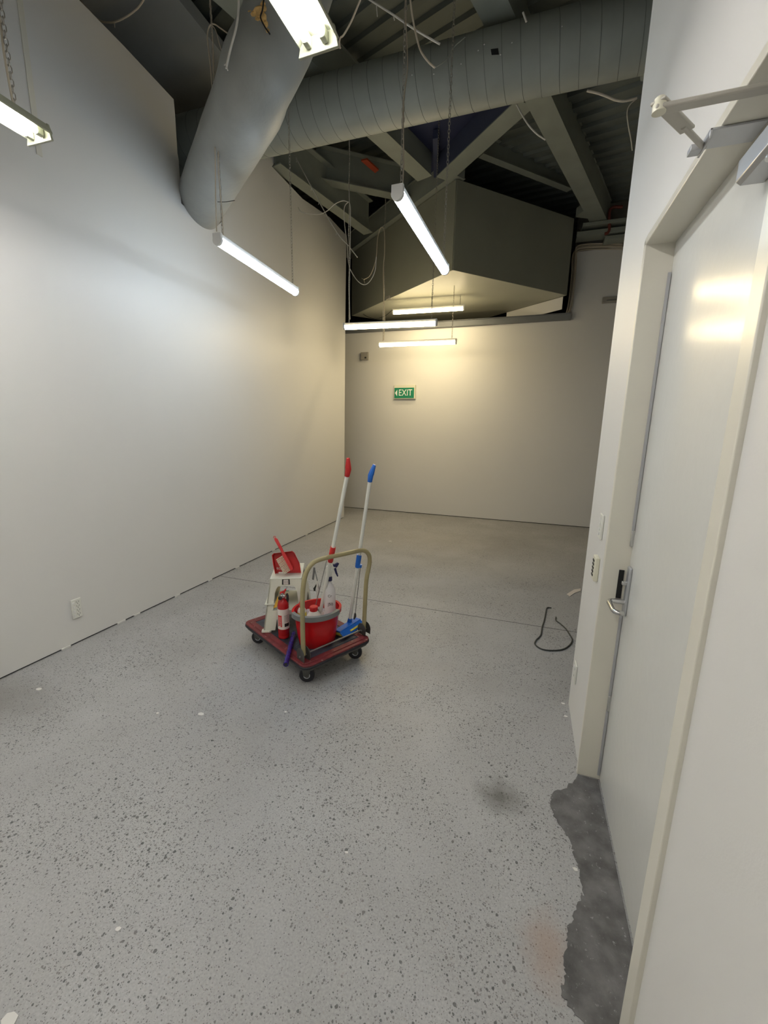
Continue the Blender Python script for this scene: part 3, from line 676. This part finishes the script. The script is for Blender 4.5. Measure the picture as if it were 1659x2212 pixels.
cable('looped_cable', 'white cable arching over the slanting cable with a free end', pp_([(644, 448), (650, 457), (668, 462), (690, 463), (706, 456), (722, 442), (738, 434), (748, 435), (756, 442), (757, 480), (756, 560), (755, 640), (756, 690)], 1, ty-.1), .0050, 'cordw')
cable('looped_cable', 'white cable hanging in a deep bight beside the bulkhead', pp_([(752, 436), (744, 448), (744, 480), (750, 530), (753, 570), (762, 592), (775, 609), (788, 615), (800, 606), (810, 585), (813, 555)], 1, ty+.05), .0050, 'cordw')
cable('looped_cable', 'cream cable doubled back over the chain in front of the bulkhead', pp_([(786, 604), (800, 594), (812, 560), (815, 520), (820, 497), (825, 491), (830, 500), (831, 540), (828, 580), (829, 640), (831, 690), (829, 735)], 1, 6.55), .0055, 'cord', bits=[(at(786, 604, 1, 6.55), at(788, 612, 1, 6.55)), (at(786, 604, 1, 6.55), at(781, 601, 1, 6.55))])
cable('hanging_cable', 'thin black cable looping below the bulkhead left side', [leftface(772, 560), leftface(773, 620), leftface(776, 665), at(790, 682, 1, 7.5), at(812, 688, 1, 7.3), at(832, 682, 1, 7.15), at(848, 669, 1, 7.04)], .0045, 'cordk')
cable('hanging_cable', 'short black cable end dangling at the bulkhead soffit edge', [leftface(935, 575), leftface(934, 590), leftface(928, 600)-eq*.02, leftface(920, 610)-eq*.03], .0042, 'cordk')
cable('hanging_cable', 'short black cable tie dangling at the bulkhead top corner', [leftface(940, 384), leftface(937, 392), leftface(939, 402)], .0045, 'cordk')
cable('roof_cable', 'white cable stub hanging below the duct beside the broad beam', pp_([(1116, 226), (1126, 245), (1140, 268), (1158, 288), (1178, 302)], 1, 4.55), .0065, 'cordw')
cable('roof_cable', 'beige cable bundle sagging from the duct to the right wall', pp_([(1268, 196), (1290, 201), (1310, 208), (1330, 216), (1350, 218), (1376, 212)], 1, 4.0), .008, 'cord')
cable('roof_cable', 'thin beige cable hanging down beside the top of the right wall', pp_([(1376, 212), (1360, 228), (1355, 245), (1358, 275), (1363, 300), (1366, 325)], 1, 4.0), .0045, 'cord')
cable('roof_cable', 'white pipe stub poking out above the duct', pp_([(1130, 27), (1134, 38), (1137, 47)], 1, 3.55), .0065, 'cordw')
# cable bundle around the opening in the far wall
g = 'bundled cables around the far wall opening'
for i, (dx, dy) in enumerate(((0, 0), (2, 5), (5, 9), (-3, 3), (3, -3))):
    P = [(1345, 530+dy*.9), (1300, 529+dy), (1262, 531+dy), (1246, 536+dy), (1240+dx, 550+dy), (1238+dx, 590), (1233+dx, 640), (1229+dx, 665), (1223+dx*.6, 682)]
    cable('bundled_cable', 'beige cable in the bundle turning down beside the far wall opening', pp_(P, 1, YF-.03-.008*i), .0085, 'cord', group=g)
# coiled wire on the floor
Z = .006
P = [(1191, 1313), (1182, 1313), (1179, 1322), (1176, 1338), (1171, 1355), (1168, 1372), (1158, 1383), (1156, 1392), (1170, 1402), (1192, 1405), (1215, 1403), (1230, 1394), (1236, 1382), (1230, 1370), (1222, 1358), (1210, 1347), (1201, 1340), (1201, 1333)]
cable('floor_hose', 'dark grey rubber cable lying in an open loop on the floor', pp_(P, 2, Z), .0055, 'cordg')

# ================================================================== PLATFORM TROLLEY
F = Vector((-1.20, 2.06, 0)); U = Vector((-.889, .457, 0)).normalized(); V = Vector((.457, .889, 0)).normalized()
def T(u, v, z=0.0): return F+U*u+V*v+UZ*z
TL_, TW_, DZ = .86, .575, .165
RUV = Matrix((U, V, UZ)).transposed()
tr = thing('platform_trolley', 'maroon-edged platform trolley with a beige folding handle', 'trolley', tuple(T(.43, .28)))
def rrect(u0, u1, v0, v1, r, n=5):
    out = []
    for (cu_, cv_, a0) in ((u1-r, v1-r, 0), (u0+r, v1-r, 90), (u0+r, v0+r, 180), (u1-r, v0+r, 270)):
        out += arc(n, R(a0), R(a0+90), r, (cu_, cv_))
    return out
def slab(u0, u1, v0, v1, r, za, zb, name, m, par, bevel=0):
    return build(MB().prism(rrect(u0, u1, v0, v1, r), F+UZ*za, U, V, UZ*(zb-za)), name, m, par, bevel=bevel)
slab(0, TL_, 0, TW_, .055, DZ-.030, DZ-.010, 'rubber_bumper', 'rubber', tr, .006)
slab(.012, TL_-.012, .012, TW_-.012, .05, DZ-.045, DZ-.028, 'steel_chassis', 'bracket', tr)
# raised border in two rolls
def ring(o, i, r, za, zb, name, m, par):
    a_ = rrect(o, TL_-o, o, TW_-o, r); b_ = rrect(i, TL_-i, i, TW_-i, max(.005, r-(i-o))); n = len(a_)
    vs = [T(x_, y_, za) for x_, y_ in a_]+[T(x_, y_, zb) for x_, y_ in a_]+[T(x_, y_, zb) for x_, y_ in b_]+[T(x_, y_, za) for x_, y_ in b_]
    fs = []
    for k in range(n):
        l = (k+1) % n
        for s_ in range(4): q = (s_+1) % 4; fs.append((s_*n+k, s_*n+l, q*n+l, q*n+k))
    return build(MB().add(vs, fs), name, m, par, bevel=.003)
ring(.004, .040, .052, DZ-.012, DZ+.000, 'border_strip', 'border', tr)
ring(.030, .070, .03, DZ-.010, DZ+.005, 'border_strip', 'border', tr)
dm = slab(.066, TL_-.066, .066, TW_-.066, .012, DZ-.010, DZ+.001, 'deck_mat', 'mat', tr)
rb = MB()
for i in range(34):
    u_ = .085+i*.0205
    rb.box(T(u_, TW_/2, DZ+.001), (.006, TW_-.16, .0012), RUV)
build(rb, 'mat_ribs', 'mat', dm)
# castors
for (u_, v_) in ((.09, .075), (.09, TW_-.085), (TL_-.10, .075), (TL_-.10, TW_-.085)):
    yaw = {0: .5}.get(0)
    d_ = Vector((.93, .36, 0)) if u_ < .4 else Vector((.97, .22, 0)); d_.normalize()
    s_ = d_.cross(UZ)
    c_ = T(u_, v_, .05)
    w = build(MB().lathe([(.018, -.014), (.046, -.014), (.050, -.009), (.050, .009), (.046, .014), (.018, .014)], 28, c_, rot=Matrix((d_, UZ, -s_)).transposed()), 'castor_wheel', 'rubber', tr)
    build(MB().lathe([(.017, -.016), (.022, -.0165), (.022, .0165), (.017, .016)], 20, c_, rot=Matrix((d_, UZ, -s_)).transposed()), 'wheel_hub', 'silver', w)
    fk = MB()
    for sg in (-1, 1):
        fk.prism([(-.022, 0), (-.030, .062), (.030, .062), (.014, -.010), (0, -.014)], c_+s_*(.020*sg)-s_*.0015, d_, UZ, s_*.003)
    fk.box(c_+UZ*.064, (.066, .046, .006), Matrix((d_, s_, UZ)).transposed()); fk.box(c_+UZ*.0705, (.09, .07, .005), RUV)
    build(fk, 'castor_fork', 'bracket', tr)
# folding handle
hu = .09
P = [(.052, .20), (.050, .35), (.052, .55), (.060, .66), (.085, .755), (.14, .808), (.23, .819), (.40, .815), (.52, .812), (.575, .800), (.612, .765), (.622, .715), (.612, .66), (.596, .60), (.586, .50), (.572, .20)]
build(MB().tube(smoothpath([T(hu, v_, z_) for v_, z_ in P], 5), .0155, 16), 'push_handle', 'handle', tr, ang=60)
build(MB().tube([T(hu+.012, .05, DZ+.030), T(hu+.012, .575, DZ+.030)], .006, 10), 'cross_rod', 'rod', tr)
for v_ in (.052, .574):
    for s_ in (-.024, .022):
        fan = [(-.045, 0), (-.048, .03)]+arc(8, R(168), R(12), .050, (0, .035))+[(.048, .03), (.045, 0)]
        build(MB().prism([(x_*.9, y_*1.0) for x_, y_ in fan], T(hu, v_+s_, DZ+.004), U, UZ, V*.003), 'hinge_plate', 'bracket', tr, bevel=.0008)
    build(MB().tube([T(hu, v_-.03, DZ+.032), T(hu, v_+.03, DZ+.032)], .006, 10), 'hinge_bolt', 'rod', tr)

TOP = DZ+.0035
# ------------------------------------------------------------------ bucket
bu, bv = .235, .262
def ell(mb, prof, n=40, su=.155, sv=.180, cu_=bu, cv_=bv, capb=True):
    vs = []; fs = []
    for s_, z_ in prof:
        for k in range(n):
            a_ = 2*math.pi*k/n; vs.append(T(cu_+su*s_*math.cos(a_), cv_+sv*s_*math.sin(a_), z_))
    for i in range(len(prof)-1):
        for k in range(n): l = (k+1) % n; fs.append((i*n+k, i*n+l, (i+1)*n+l, (i+1)*n+k))
    if capb: fs.append(tuple(range(n)))
    return mb.add(vs, fs)
bt = .415
bkt = thing('bucket', 'glossy red oval bucket with a grey carrying grip on the trolley', 'bucket', tuple(T(bu, bv, TOP)))
build(ell(MB(), [(.72, TOP), (.74, TOP+.004), (.80, .24), (.86, .32), (.915, bt-.03), (.93, bt-.028), (1.0, bt-.026), (1.0, bt), (.90, bt), (.89, bt-.03), (.84, .32), (.78, .24), (.72, TOP+.008), (.3, TOP+.008)], capb=True), 'bucket_body', 'red', bkt, ang=50)
gp = MB(); n = 26; a0, a1 = R(150), R(285)
vs = []; fs = []
for i in range(n+1):
    a_ = a0+(a1-a0)*i/n
    for s_, z_ in ((1.005, bt-.030), (1.03, bt-.028), (1.03, bt+.006), (.90, bt+.008), (.90, bt+.001), (1.004, bt+.001)):
        vs.append(T(bu+.155*s_*math.cos(a_), bv+.18*s_*math.sin(a_), z_))
for i in range(n):
    for k in range(6): l = (k+1) % 6; fs.append((i*6+k, i*6+l, (i+1)*6+l, (i+1)*6+k))
fs += [tuple(range(6)), tuple(range(n*6, n*6+6))]
build(gp.add(vs, fs), 'carry_grip', 'greyp', bkt)
BZ = TOP+.009
# bottles standing in the bucket
def bottle(name, label, u_, v_, prof, m, cap, capm, n=20, sx=1, sy=1, capname='cap'):
    t_ = thing(name, label, 'bottle', tuple(T(u_, v_, BZ)))
    build(MB().lathe(prof, n, T(u_, v_, BZ), sx=sx, sy=sy), 'bottle_body', m, t_)
    build(MB().lathe(cap, n, T(u_, v_, BZ)), capname, capm, t_)
    return t_
sb = bottle('spray_bottle', 'translucent trigger spray bottle standing tall in the red bucket', .182, .334,
            [(.022, .02), (.032, .06), (.039, .14), (.040, .29), (.041, .352), (.038, .372), (.026, .400), (.015, .418), (.013, .425), (.013, .45)], 'bottle',
            [(.0165, .435), (.0175, .437), (.0175, .462), (.015, .465)], 'navy', capname='collar')
so = T(.182, .334, BZ)
# spray head, facing right in the photograph
hd = Vector((.80, .55, 0)).normalized(); hs = hd.cross(UZ)
build(MB().prism([(-.018, .463), (.012, .463), (.016, .500), (.026, .520), (.052, .533), (.054, .545), (.030, .550), (.0, .552), (-.022, .540), (-.022, .50)], so-hs*.009, hd, UZ, hs*.018), 'spray_head', 'white', sb, bevel=.003)
build(MB().prism([(.026, .535), (.050, .528), (.060, .545), (.066, .556), (.055, .562), (.035, .552), (.020, .553)], so-hs*.010, hd, UZ, hs*.020), 'nozzle', 'navy', sb, bevel=.002)
build(MB().prism([(.030, .530), (.044, .528), (.050, .50), (.060, .463), (.052, .460), (.040, .485), (.032, .51)], so-hs*.006, hd, UZ, hs*.012), 'trigger', 'navy', sb, bevel=.002)
vd = (so-CAM); vd.z = 0; vd.normalize(); sd = Vector((vd.y, -vd.x, 0))
text('handwriting', 'Cr', .026, so-vd*.0425+UZ*.338, sd, UZ, 'print', sb, .0004)
text('handwriting', 'J50', .028, so-vd*.0425+UZ*.278+sd*.004, sd, UZ, 'print', sb, .0004)
bottle('cleaner_bottle', 'white jug with a red screw cap in the bucket', .235, .235,
       [(.045, 0), (.050, .01), (.050, .17), (.046, .195), (.028, .222), (.02, .23)], 'white', [(.027, .225), (.029, .228), (.029, .252), (.025, .257), (.012, .258)], 'redd')
cb = bottle('cleaner_bottle', 'yellow-labelled bottle with a red spout at the left rim of the bucket', .312, .188,
       [(.022, .09), (.030, .11), (.031, .19), (.030, .215), (.018, .24), (.015, .245)], 'white', [(.019, .24), (.020, .245), (.018, .275), (.012, .283), (.012, .297), (.007, .303)], 'redd')
build(MB().lathe([(.0318, .12), (.0318, .205)], 20, T(.312, .188, BZ), capb=False, capt=False), 'label_wrap', mat('yellow_label', (.75, .60, .06), .5), cb)
# crumpled bag filling the bucket around the bottles
nb = 15; vs = []; fs = []
for i in range(nb):
    for j in range(nb):
        a_ = -1+2*i/(nb-1); b_ = -1+2*j/(nb-1); l_ = max(1, math.hypot(a_, b_))
        vs.append(T(bu+.120*a_/l_*1.0, bv+.142*b_/l_, .345+.022*rng.random()+.03*max(0, b_)*max(0, -a_+.3)))
for i in range(nb-1):
    for j in range(nb-1): fs.append((i*nb+j, (i+1)*nb+j, (i+1)*nb+j+1, i*nb+j+1))
o = build(MB().add(vs, fs), 'plastic_bag', 'bag', smooth=False); tag(o, 'crumpled clear plastic bag between the bottles in the bucket', 'bag')

# ------------------------------------------------------------------ sponge mops
def mop(label, bot, top, coll, collm, r=.0125, gripbend=None, group=None):
    bot, top = Vector(bot), Vector(top); d = (top-bot).normalized(); L_ = (top-bot).length
    t_ = thing('sponge_mop', label, 'mop', tuple(bot))
    build(MB().tube([bot, top-d*.08], r, 14), 'pole', 'white', t_)
    s0 = (coll[0]); s1 = coll[1]
    build(MB().tube([bot+d*s0, bot+d*(s0+.008), bot+d*(s1-.01), bot+d*s1], [.016, .0185, .0185, .0175], 16), 'sliding_sleeve', collm, t_)
    return t_, d, L_
mb0 = T(.268, .300, .30); mt0 = T(-.083, .300, 1.472)
t, d, L_ = mop('red and white sponge mop standing in the bucket and leaning over the handle', mb0, mt0, (.49, .605), 'redd')
def grip(t_, top, d, m, lean):
    a_ = top-d*.115; s_ = lean.normalized()
    p_ = [a_-d*.004, a_+d*.035, a_+d*.05+s_*.002, top+s_*.004-d*.006, top+s_*.006]
    build(MB().tube([a_-d*.002, a_, a_+d*.045, a_+d*.055+s_*.003, a_+d*.112+s_*.014, a_+d*.116+s_*.015], [.0150, .0165, .0195, .0195, .0120, .009], 8), 'end_grip', m, t_)
right = Vector((math.cos(YAW), math.sin(YAW), 0))
grip(t, mt0+d*.0, d, 'redd', -right*1.0)
ra = mb0+d*.50-right*.026; rb_ = mb0+d*.09-right*.045
build(MB().tube([ra, rb_], .003, 8), 'squeeze_rod', 'rod', t)
mk = MB(); c_ = rb_
mk.tube([c_+UZ*.012, c_-UZ*.012], .010, 10); mk.tube([c_-UZ*.006, c_-UZ*.012+right*.045], .006, 8); mk.tube([c_-UZ*.010, c_-UZ*.05-right*.022], [.006, .003], 8); mk.tube([c_-UZ*.012, c_-UZ*.045+right*.020], [.005, .003], 8)
mk.box(c_+right*.022-UZ*.004, (.02, .012, .022), Matrix.Rotation(YAW, 3, 'Z')); build(mk, 'lever_linkage', 'rod', t)
hb = MB().box(mb0+UZ*-.035, (.10, .06, .05), Matrix.Rotation(YAW, 3, 'Z')); build(hb, 'mop_head', 'redd', t, bevel=.006)
# blue one
mb1 = T(.228, .548, .205); mt1 = T(-.003, .550, 1.415)
t, d, L_ = mop('blue and white sponge mop standing on the deck behind the handle', mb1, mt1, (.475, .575), 'blue')
grip(t, mt1, d, 'blue', right*2.4)
ka = mb1+d*.478+right*.020
build(MB().tube([ka-d*.004, ka+d*.02], .011, 10), 'sleeve_boss', 'blue', t)
kb = mb1+d*.075+right*.034
build(MB().tube([ka, kb], .003, 8), 'squeeze_rod', 'rod', t)
mk = MB(); mk.tube([kb+UZ*.014, kb-UZ*.010, kb-UZ*.035-right*.008], [.007, .010, .006], 8); build(mk, 'lever_linkage', 'bracket', t)
# head: socket, two hinged wing plates and the sponge, tilted across the deck
build(MB().tube([mb1+d*.045, mb1+d*.03, mb1-d*.01], [.016, .0175, .021], 14), 'pole_socket', 'blue', t)
hx = (T(.215, .62)-T(.165, .40)); hx.z = 0; hx.normalize()     # along the head
hn = hx.cross(UZ)
hc = T(.196, .512, .175)
def rotm(a_, b_, c__): return Matrix((a_, b_, c__)).transposed()
up1 = (UZ*.75+hn*.66).normalized(); sd1 = hx.cross(up1)
build(MB().box(hc+UZ*.040+hn*-.004, (.25, .055, .012), rotm(hx, hn, UZ)), 'head_plate', 'blue', t, bevel=.004)
tilt = (hn*.80-UZ*.60).normalized()
build(MB().box(hc+UZ*.022+hn*.040, (.25, .052, .010), rotm(hx, tilt, hx.cross(tilt))), 'wing_plate', 'blue', t, bevel=.004)
tilt2 = (-hn*.80-UZ*.60).normalized()
build(MB().box(hc+UZ*.022-hn*.046, (.25, .052, .010), rotm(hx, tilt2, hx.cross(tilt2))), 'wing_plate', 'blue', t, bevel=.004)
build(MB().box(hc+UZ*.018, (.235, .062, .028), rotm(hx, hn, UZ)), 'sponge', 'yellow', t, bevel=.006)
build(MB().box(hc+UZ*.024+hn*.050+hx*.03, (.14, .014, .006), rotm(hx, tilt, hx.cross(tilt))), 'sponge_edge', 'yellow', t, bevel=.002)

# ------------------------------------------------------------------ step stool
e2a = R(-26); E2 = Vector((math.sin(e2a), math.cos(e2a), 0)); E1 = Vector((E2.y, -E2.x, 0))
ST = .565; sw, sdp = .225, .34; spl = .055     # top width, depth, splay
tl = T(.600, .108)                             # top front-left corner in plan
def S(a, b, z):                                 # stool coordinates: a right, b back, splayed toward the foot
    k = (ST-z)/(ST-TOP)*spl
    aa = a*(sw+2*k)-k; bb = b*(sdp+2*k)-k
    return tl+E1*aa+E2*bb+UZ*z
st = thing('step_stool', 'off-white plastic step stool standing on the trolley behind the extinguisher', 'stool', tuple(T(.56, .25, TOP)))
def skin(poly, face, name='side_panel', th=.012, m='stool', par=None):
    # poly of (s, z): s 0..1 along the face
    vs = []
    for dn in (0, 1):
        for s_, z_ in poly:
            if face == 'f': p_ = S(s_, 0, z_)+E2*th*dn
            elif face == 'b': p_ = S(s_, 1, z_)-E2*th*dn
            elif face == 'l': p_ = S(0, s_, z_)+E1*th*dn
            else: p_ = S(1, s_, z_)-E1*th*dn
            vs.append(p_)
    n = len(poly)
    return build(MB().add(vs, [tuple(range(n)), tuple(range(2*n-1, n-1, -1))]+[(i, (i+1) % n, n+(i+1) % n, n+i) for i in range(n)]), name, m, par or st, bevel=.002)
def arch(legw, ztop, zb):
    c_ = .10
    return [(0, zb), (legw, zb), (legw+.02, ztop-.05), (legw+.05, ztop-.018), (legw+.10, ztop), (1-legw-.10, ztop), (1-legw-.05, ztop-.018), (1-legw-.02, ztop-.05), (1-legw, zb), (1, zb), (1, ST), (0, ST)]
fp = skin(arch(.17, ST-.060, TOP), 'f', 'front_frame'); skin(arch(.17, ST-.060, TOP), 'b', 'back_frame')
skin([(0, TOP), (.20, TOP), (.22, .30), (.26, .345), (.30, .355), (.70, .355), (.74, .345), (.78, .30), (.80, TOP), (1, TOP), (1, ST), (0, ST)], 'l', 'side_frame')
skin([(0, TOP), (.20, TOP), (.22, .30), (.26, .345), (.30, .355), (.70, .355), (.74, .345), (.78, .30), (.80, TOP), (1, TOP), (1, ST), (0, ST)], 'r', 'side_frame')
q = [S(0, 0, ST-.012), S(1, 0, ST-.012), S(1, 1, ST-.012), S(0, 1, ST-.012)]
build(MB().hexa(q+[v+UZ*.013 for v in q]), 'top_step', 'stool', st, bevel=.005)
# lower step with its lip
z_ = .375; q = [S(-.05, -.03, z_), S(.22, -.03, z_), S(.22, 1.02, z_), S(-.05, 1.02, z_)]
build(MB().hexa(q+[v+UZ*.006 for v in q]), 'side_lip', 'stool', st, bevel=.001)
ls = MB(); zl = .335
lp = [(.16, TOP+.02), (.26, TOP+.02), (.285, zl-.075), (.33, zl-.045), (.42, zl-.035), (.86, zl-.035), (.86, zl), (.16, zl)]
vs = [S(a_, -.03, zz) for a_, zz in lp]+[S(a_, .02, zz) for a_, zz in lp]; n = len(lp)
build(MB().add(vs, [tuple(range(n)), tuple(range(2*n-1, n-1, -1))]+[(i, (i+1) % n, n+(i+1) % n, n+i) for i in range(n)]), 'lower_step', 'stool', st, bevel=.002)
q = [S(.16, -.03, zl-.01), S(.86, -.03, zl-.01), S(.86, .9, zl-.01), S(.16, .9, zl-.01)]
build(MB().hexa(q+[v+UZ*.01 for v in q]), 'lower_step', 'stool', st, bevel=.002)
# splayed foot pad
for a_ in (0, 1):
    for b_ in (0, 1):
        c_ = S(a_, b_, TOP+.008); c_ = c_+E1*(.018 if a_ == 0 else -.018)+E2*(.012 if b_ == 0 else -.012)
        build(MB().box(c_, (.062, .040, .016), rotm(E1, E2, UZ)), 'foot', 'stool', st, bevel=.004)
# hand slot with its sticker in the front face
hm = skin([(.38, ST-.048), (.62, ST-.048), (.62, ST-.008), (.38, ST-.008)], 'f', 'hand_slot', -.0012, 'print')
hm2 = skin([(.425, ST-.046), (.575, ST-.046), (.575, ST-.012), (.425, ST-.012)], 'f', 'sticker', -.0022, 'paper')
for k in range(5):
    s_ = .45+k*.025
    skin([(s_, ST-.040), (s_+.010, ST-.040), (s_+.010, ST-.016), (s_, ST-.016)], 'f', 'barcode_line', -.0028, 'print')
hm3 = skin([(.50, ST-.050), (.72, ST-.050), (.72, ST-.015), (.50, ST-.015)], 'r', 'hand_slot', -.0012, 'print')
# grey clamps / squeegee hanging behind
gc = thing('window_squeegee', 'grey-edged squeegee leaning on the right side of the stool', 'squeegee', tuple(S(1.1, .75, ST-.2)))
A_ = at(679, 1226, 1, 2.70); B_ = at(690, 1274, 1, 2.70); C_2 = at(680, 1276, 1, 2.70); D_ = at(676, 1252, 1, 2.70)
build(MB().tube([A_, A_.lerp(B_, .5), B_], [.004, .004, .003], 6), 'blade_edge', 'greyp', gc)
build(MB().tube([A_, D_], [.009, .009], 8, flat=.5), 'channel', 'greyp', gc)
build(MB().tube([at(684, 1262, 1, 2.70), at(679, 1272, 1, 2.70), C_2], [.003, .010, .010], 8, flat=.5), 'end_clip', 'cordg', gc)
E0 = at(686, 1310, 1, 2.68)
build(MB().tube([A_.lerp(B_, .6), E0], .008, 8), 'handle', 'white', gc)

# dustpan standing on the top step, with its hand brush
dp = thing('dustpan', 'red dustpan standing upright on the top step of the stool', 'dustpan', tuple(S(.5, .3, ST)))
pb = S(.5, .30, ST+.002); px1, px2 = E1, E2
wv = (UZ*.96-E1*.10+E2*.25).normalized()                 # up along the pan
nvv = px1.cross(wv).normalized()                          # toward the back / viewer
if nvv.dot(E2) < 0: nvv = -nvv
hw = .096; hp_ = .158
def DP(a, h, n_): return pb+px1*a+wv*h+nvv*n_
pm = MB()
outl = [(-hw*.82, 0), (hw*1.05, 0), (hw*1.02, hp_*.45), (hw*.72, hp_*.95), (hw*.58, hp_*1.03), (-hw*.78, hp_*.94), (-hw*.92, hp_*.86), (-hw*.90, hp_*.4)]
n = len(outl)
pm.add([DP(a_, h_, 0) for a_, h_ in outl]+[DP(a_, h_, .004) for a_, h_ in outl], [tuple(range(n)), tuple(range(2*n-1, n-1, -1))]+[(i, (i+1) % n, n+(i+1) % n, n+i) for i in range(n)])
build(pm, 'pan_floor', 'redd', dp)
rim = MB()
for i in range(1, n):
    a_, b_ = outl[i], outl[(i+1) % n]
    dep = .045
    p = [DP(*a_, .002), DP(*b_, .002), DP(b_[0]*1.06, b_[1]*1.03, -dep), DP(a_[0]*1.06, a_[1]*1.03, -dep)]
    off = [ (DP(0, hp_/2, 0)-v).normalized()*.004 for v in p]
    rim.hexa(p+[v+o_ for v, o_ in zip(p, off)])
build(rim, 'pan_rim', 'redd', dp)
text('lettering', 'eco', .032, DP(-hw*.55, hp_*.24, -.002), px1-wv*.12, wv, 'paper', dp, .0005)
build(MB().box(DP(-hw*.52, hp_*.10, -.002), (.045, .001, .010), rotm(px1, nvv, wv)), 'print_line', 'extred', dp)
build(MB().box(DP(-hw*.40, hp_*.02, -.002), (.05, .001, .014), rotm(px1, nvv, wv)), 'print_line', 'paper', dp)
hbk = thing('hand_brush', 'red hand brush with cream bristles leaning in the dustpan', 'brush', tuple(S(.5, .2, ST)))
b0 = DP(.046, .026, -.068); b1 = DP(-.056, .266, -.052)
bd = (b1-b0).normalized(); bn = nvv.cross(bd).normalized()
if bn.dot(px1) > 0: bn = -bn                             # bristles point to the left
Lb = (b1-b0).length
stock = [(0, -.004), (.010, -.014), (.12*1, -.014), (.155, -.010), (.19, -.012), (Lb-.012, -.013), (Lb, -.006), (Lb, .006), (Lb-.012, .010), (.17, .008), (.13, .012), (.006, .012), (0, .008)]
build(MB().prism([(x_, -y_*1.0) for x_, y_ in stock], b0-nvv*.011, bd, -bn, nvv*.022), 'brush_stock', 'redd', hbk, bevel=.003)
lo = [b1+bd*.008+bd*.008*math.cos(t_)+bn*.008*math.sin(t_) for t_ in [2*math.pi*k/12 for k in range(12)]]
build(MB().tube(lo, .0022, 6, closed=True), 'hanging_ring', 'redd', hbk)
br = MB()
for i in range(13):
    for j in range(3):
        base = b0+bd*(.010+i*.0098)+bn*.010+nvv*(-.007+j*.007)
        br.tube([base, base+bn*.056-bd*(.004+.002*rng.random())], [.0028, .0036], 5)
tag(build(br, 'bristle_tufts', 'bristle', hbk, smooth=False), None, kind='stuff')

# ------------------------------------------------------------------ fire extinguisher
ec = T(.435, .112, TOP)
fx = thing('fire_extinguisher', 'small red fire extinguisher with a white label on the trolley', 'fire extinguisher', tuple(ec))
er = .0400
build(MB().lathe([(er*.86, 0), (er*.97, .004), (er, .012), (er, .020), (er*.985, .022), (er*.985, .026), (er, .028), (er, .245), (er*.96, .262), (er*.80, .278), (er*.50, .289), (er*.40, .292), (er*.40, .302)], 32, ec), 'cylinder', 'extred', fx)
lb = thing  # placeholder name kept local
def wrap(a0, a1, za, zb, m, name, par, dr=.0004, n=16):
    vs = []; fs = []
    base = math.atan2(-(ec-CAM).y, -(ec-CAM).x)
    for i in range(n+1):
        a_ = base+a0+(a1-a0)*i/n
        for z__ in (za, zb): vs.append(ec+Vector((math.cos(a_)*(er+dr), math.sin(a_)*(er+dr), z__)))
    for i in range(n): fs.append((2*i, 2*i+2, 2*i+3, 2*i+1))
    return build(MB().add(vs, fs), name, m, par)
lab = wrap(-1.5, 1.75, .075, .225, 'paper', 'label_wrap', fx)
wrap(-1.1, -.28, .095, .182, 'redd', 'print_panel', lab, .0009)
wrap(.15, 1.1, .095, .120, 'print', 'print_panel', lab, .0009)
wrap(-.85, -.55, .085, .105, 'paper', 'print_panel', lab, .0013)
for k in range(7): wrap(.10, 1.0, .130+k*.008, .1325+k*.008, 'greyp', 'print_line', lab, .0009, 8)
for k in range(8): wrap(-.95, -.40, .110+k*.008, .1118+k*.008, 'paper', 'print_line', lab, .0013, 8)
vb = MB(); vb.lathe([(.013, .300), (.017, .304), (.017, .318), (.012, .322), (.012, .338)], 16, ec)
vb.tube([ec+UZ*.312, ec+UZ*.312-vd*.03-right*.012], .008, 10); vb.tube([ec+UZ*.318, ec+UZ*.318-vd*.02+right*.022], .007, 10)
build(vb, 'valve_body', 'chrome', fx)
build(MB().lathe([(.012, -.004), (.014, 0), (.014, .006), (.010, .009)], 16, ec+UZ*.312-vd*.034-right*.014, rot=rotm(right, UZ, -vd)), 'pressure_gauge', 'print', fx)
build(MB().tube([ec+UZ*.33+right*.028, ec+UZ*.315+right*.034, ec+UZ*.29+right*.034, ec+UZ*.268+right*.030], .009, 10), 'discharge_nozzle', 'print', fx)
build(MB().prism([(-.018, .328), (.010, .325), (.028, .362), (.022, .368), (.006, .352), (-.020, .340)], ec-vd*.0-vd*.006, right, UZ, vd*.012), 'carry_lever', 'redd', fx, bevel=.002)
build(MB().tube(smoothpath([ec+UZ*.355+right*.015, ec+UZ*.378+right*.032, ec+UZ*.382+right*.058], 4), .0022, 6), 'lever_tip', 'rod', fx)
build(MB().tube([ec+UZ*.350+right*.0, ec+UZ*.352+right*.045], .003, 6), 'safety_pin', mat('dark_green_plastic', (.02, .12, .07), .5), fx)
build(MB().tube([ec+UZ*.335-right*.012+V*0, ec+UZ*.310-right*.03, ec+UZ*.29-right*.036], .002, 6), 'tag_string', 'rod', fx)
build(MB().prism([(-.022, .318), (-.032, .322), (-.066, .232), (-.040, .240)], ec-vd*.030, right, UZ, vd*.0012), 'service_tag', 'tag', fx)

# purple rolled tube lying over the edge
pa, pbb = T(.400, .172, DZ+.026), T(.088, -.080, DZ+.0225)
n = 18; pts_ = [pa.lerp(pbb, i/n) for i in range(n+1)]
o = thing('rolled_tube', 'purple foil tube lying on the deck and poking over the trolley edge', 'tube', tuple(pa))
build(MB().tube(pts_, [.0155*(1+.10*math.sin(i*2.3)) if 0 < i < n-3 else .0165 for i in range(n+1)], 12), 'tube_body', 'purple', o)
dd = (pbb-pa).normalized()
build(MB().tube([pbb, pbb+dd*.0008], .011, 12), 'open_end', 'rubber', o)
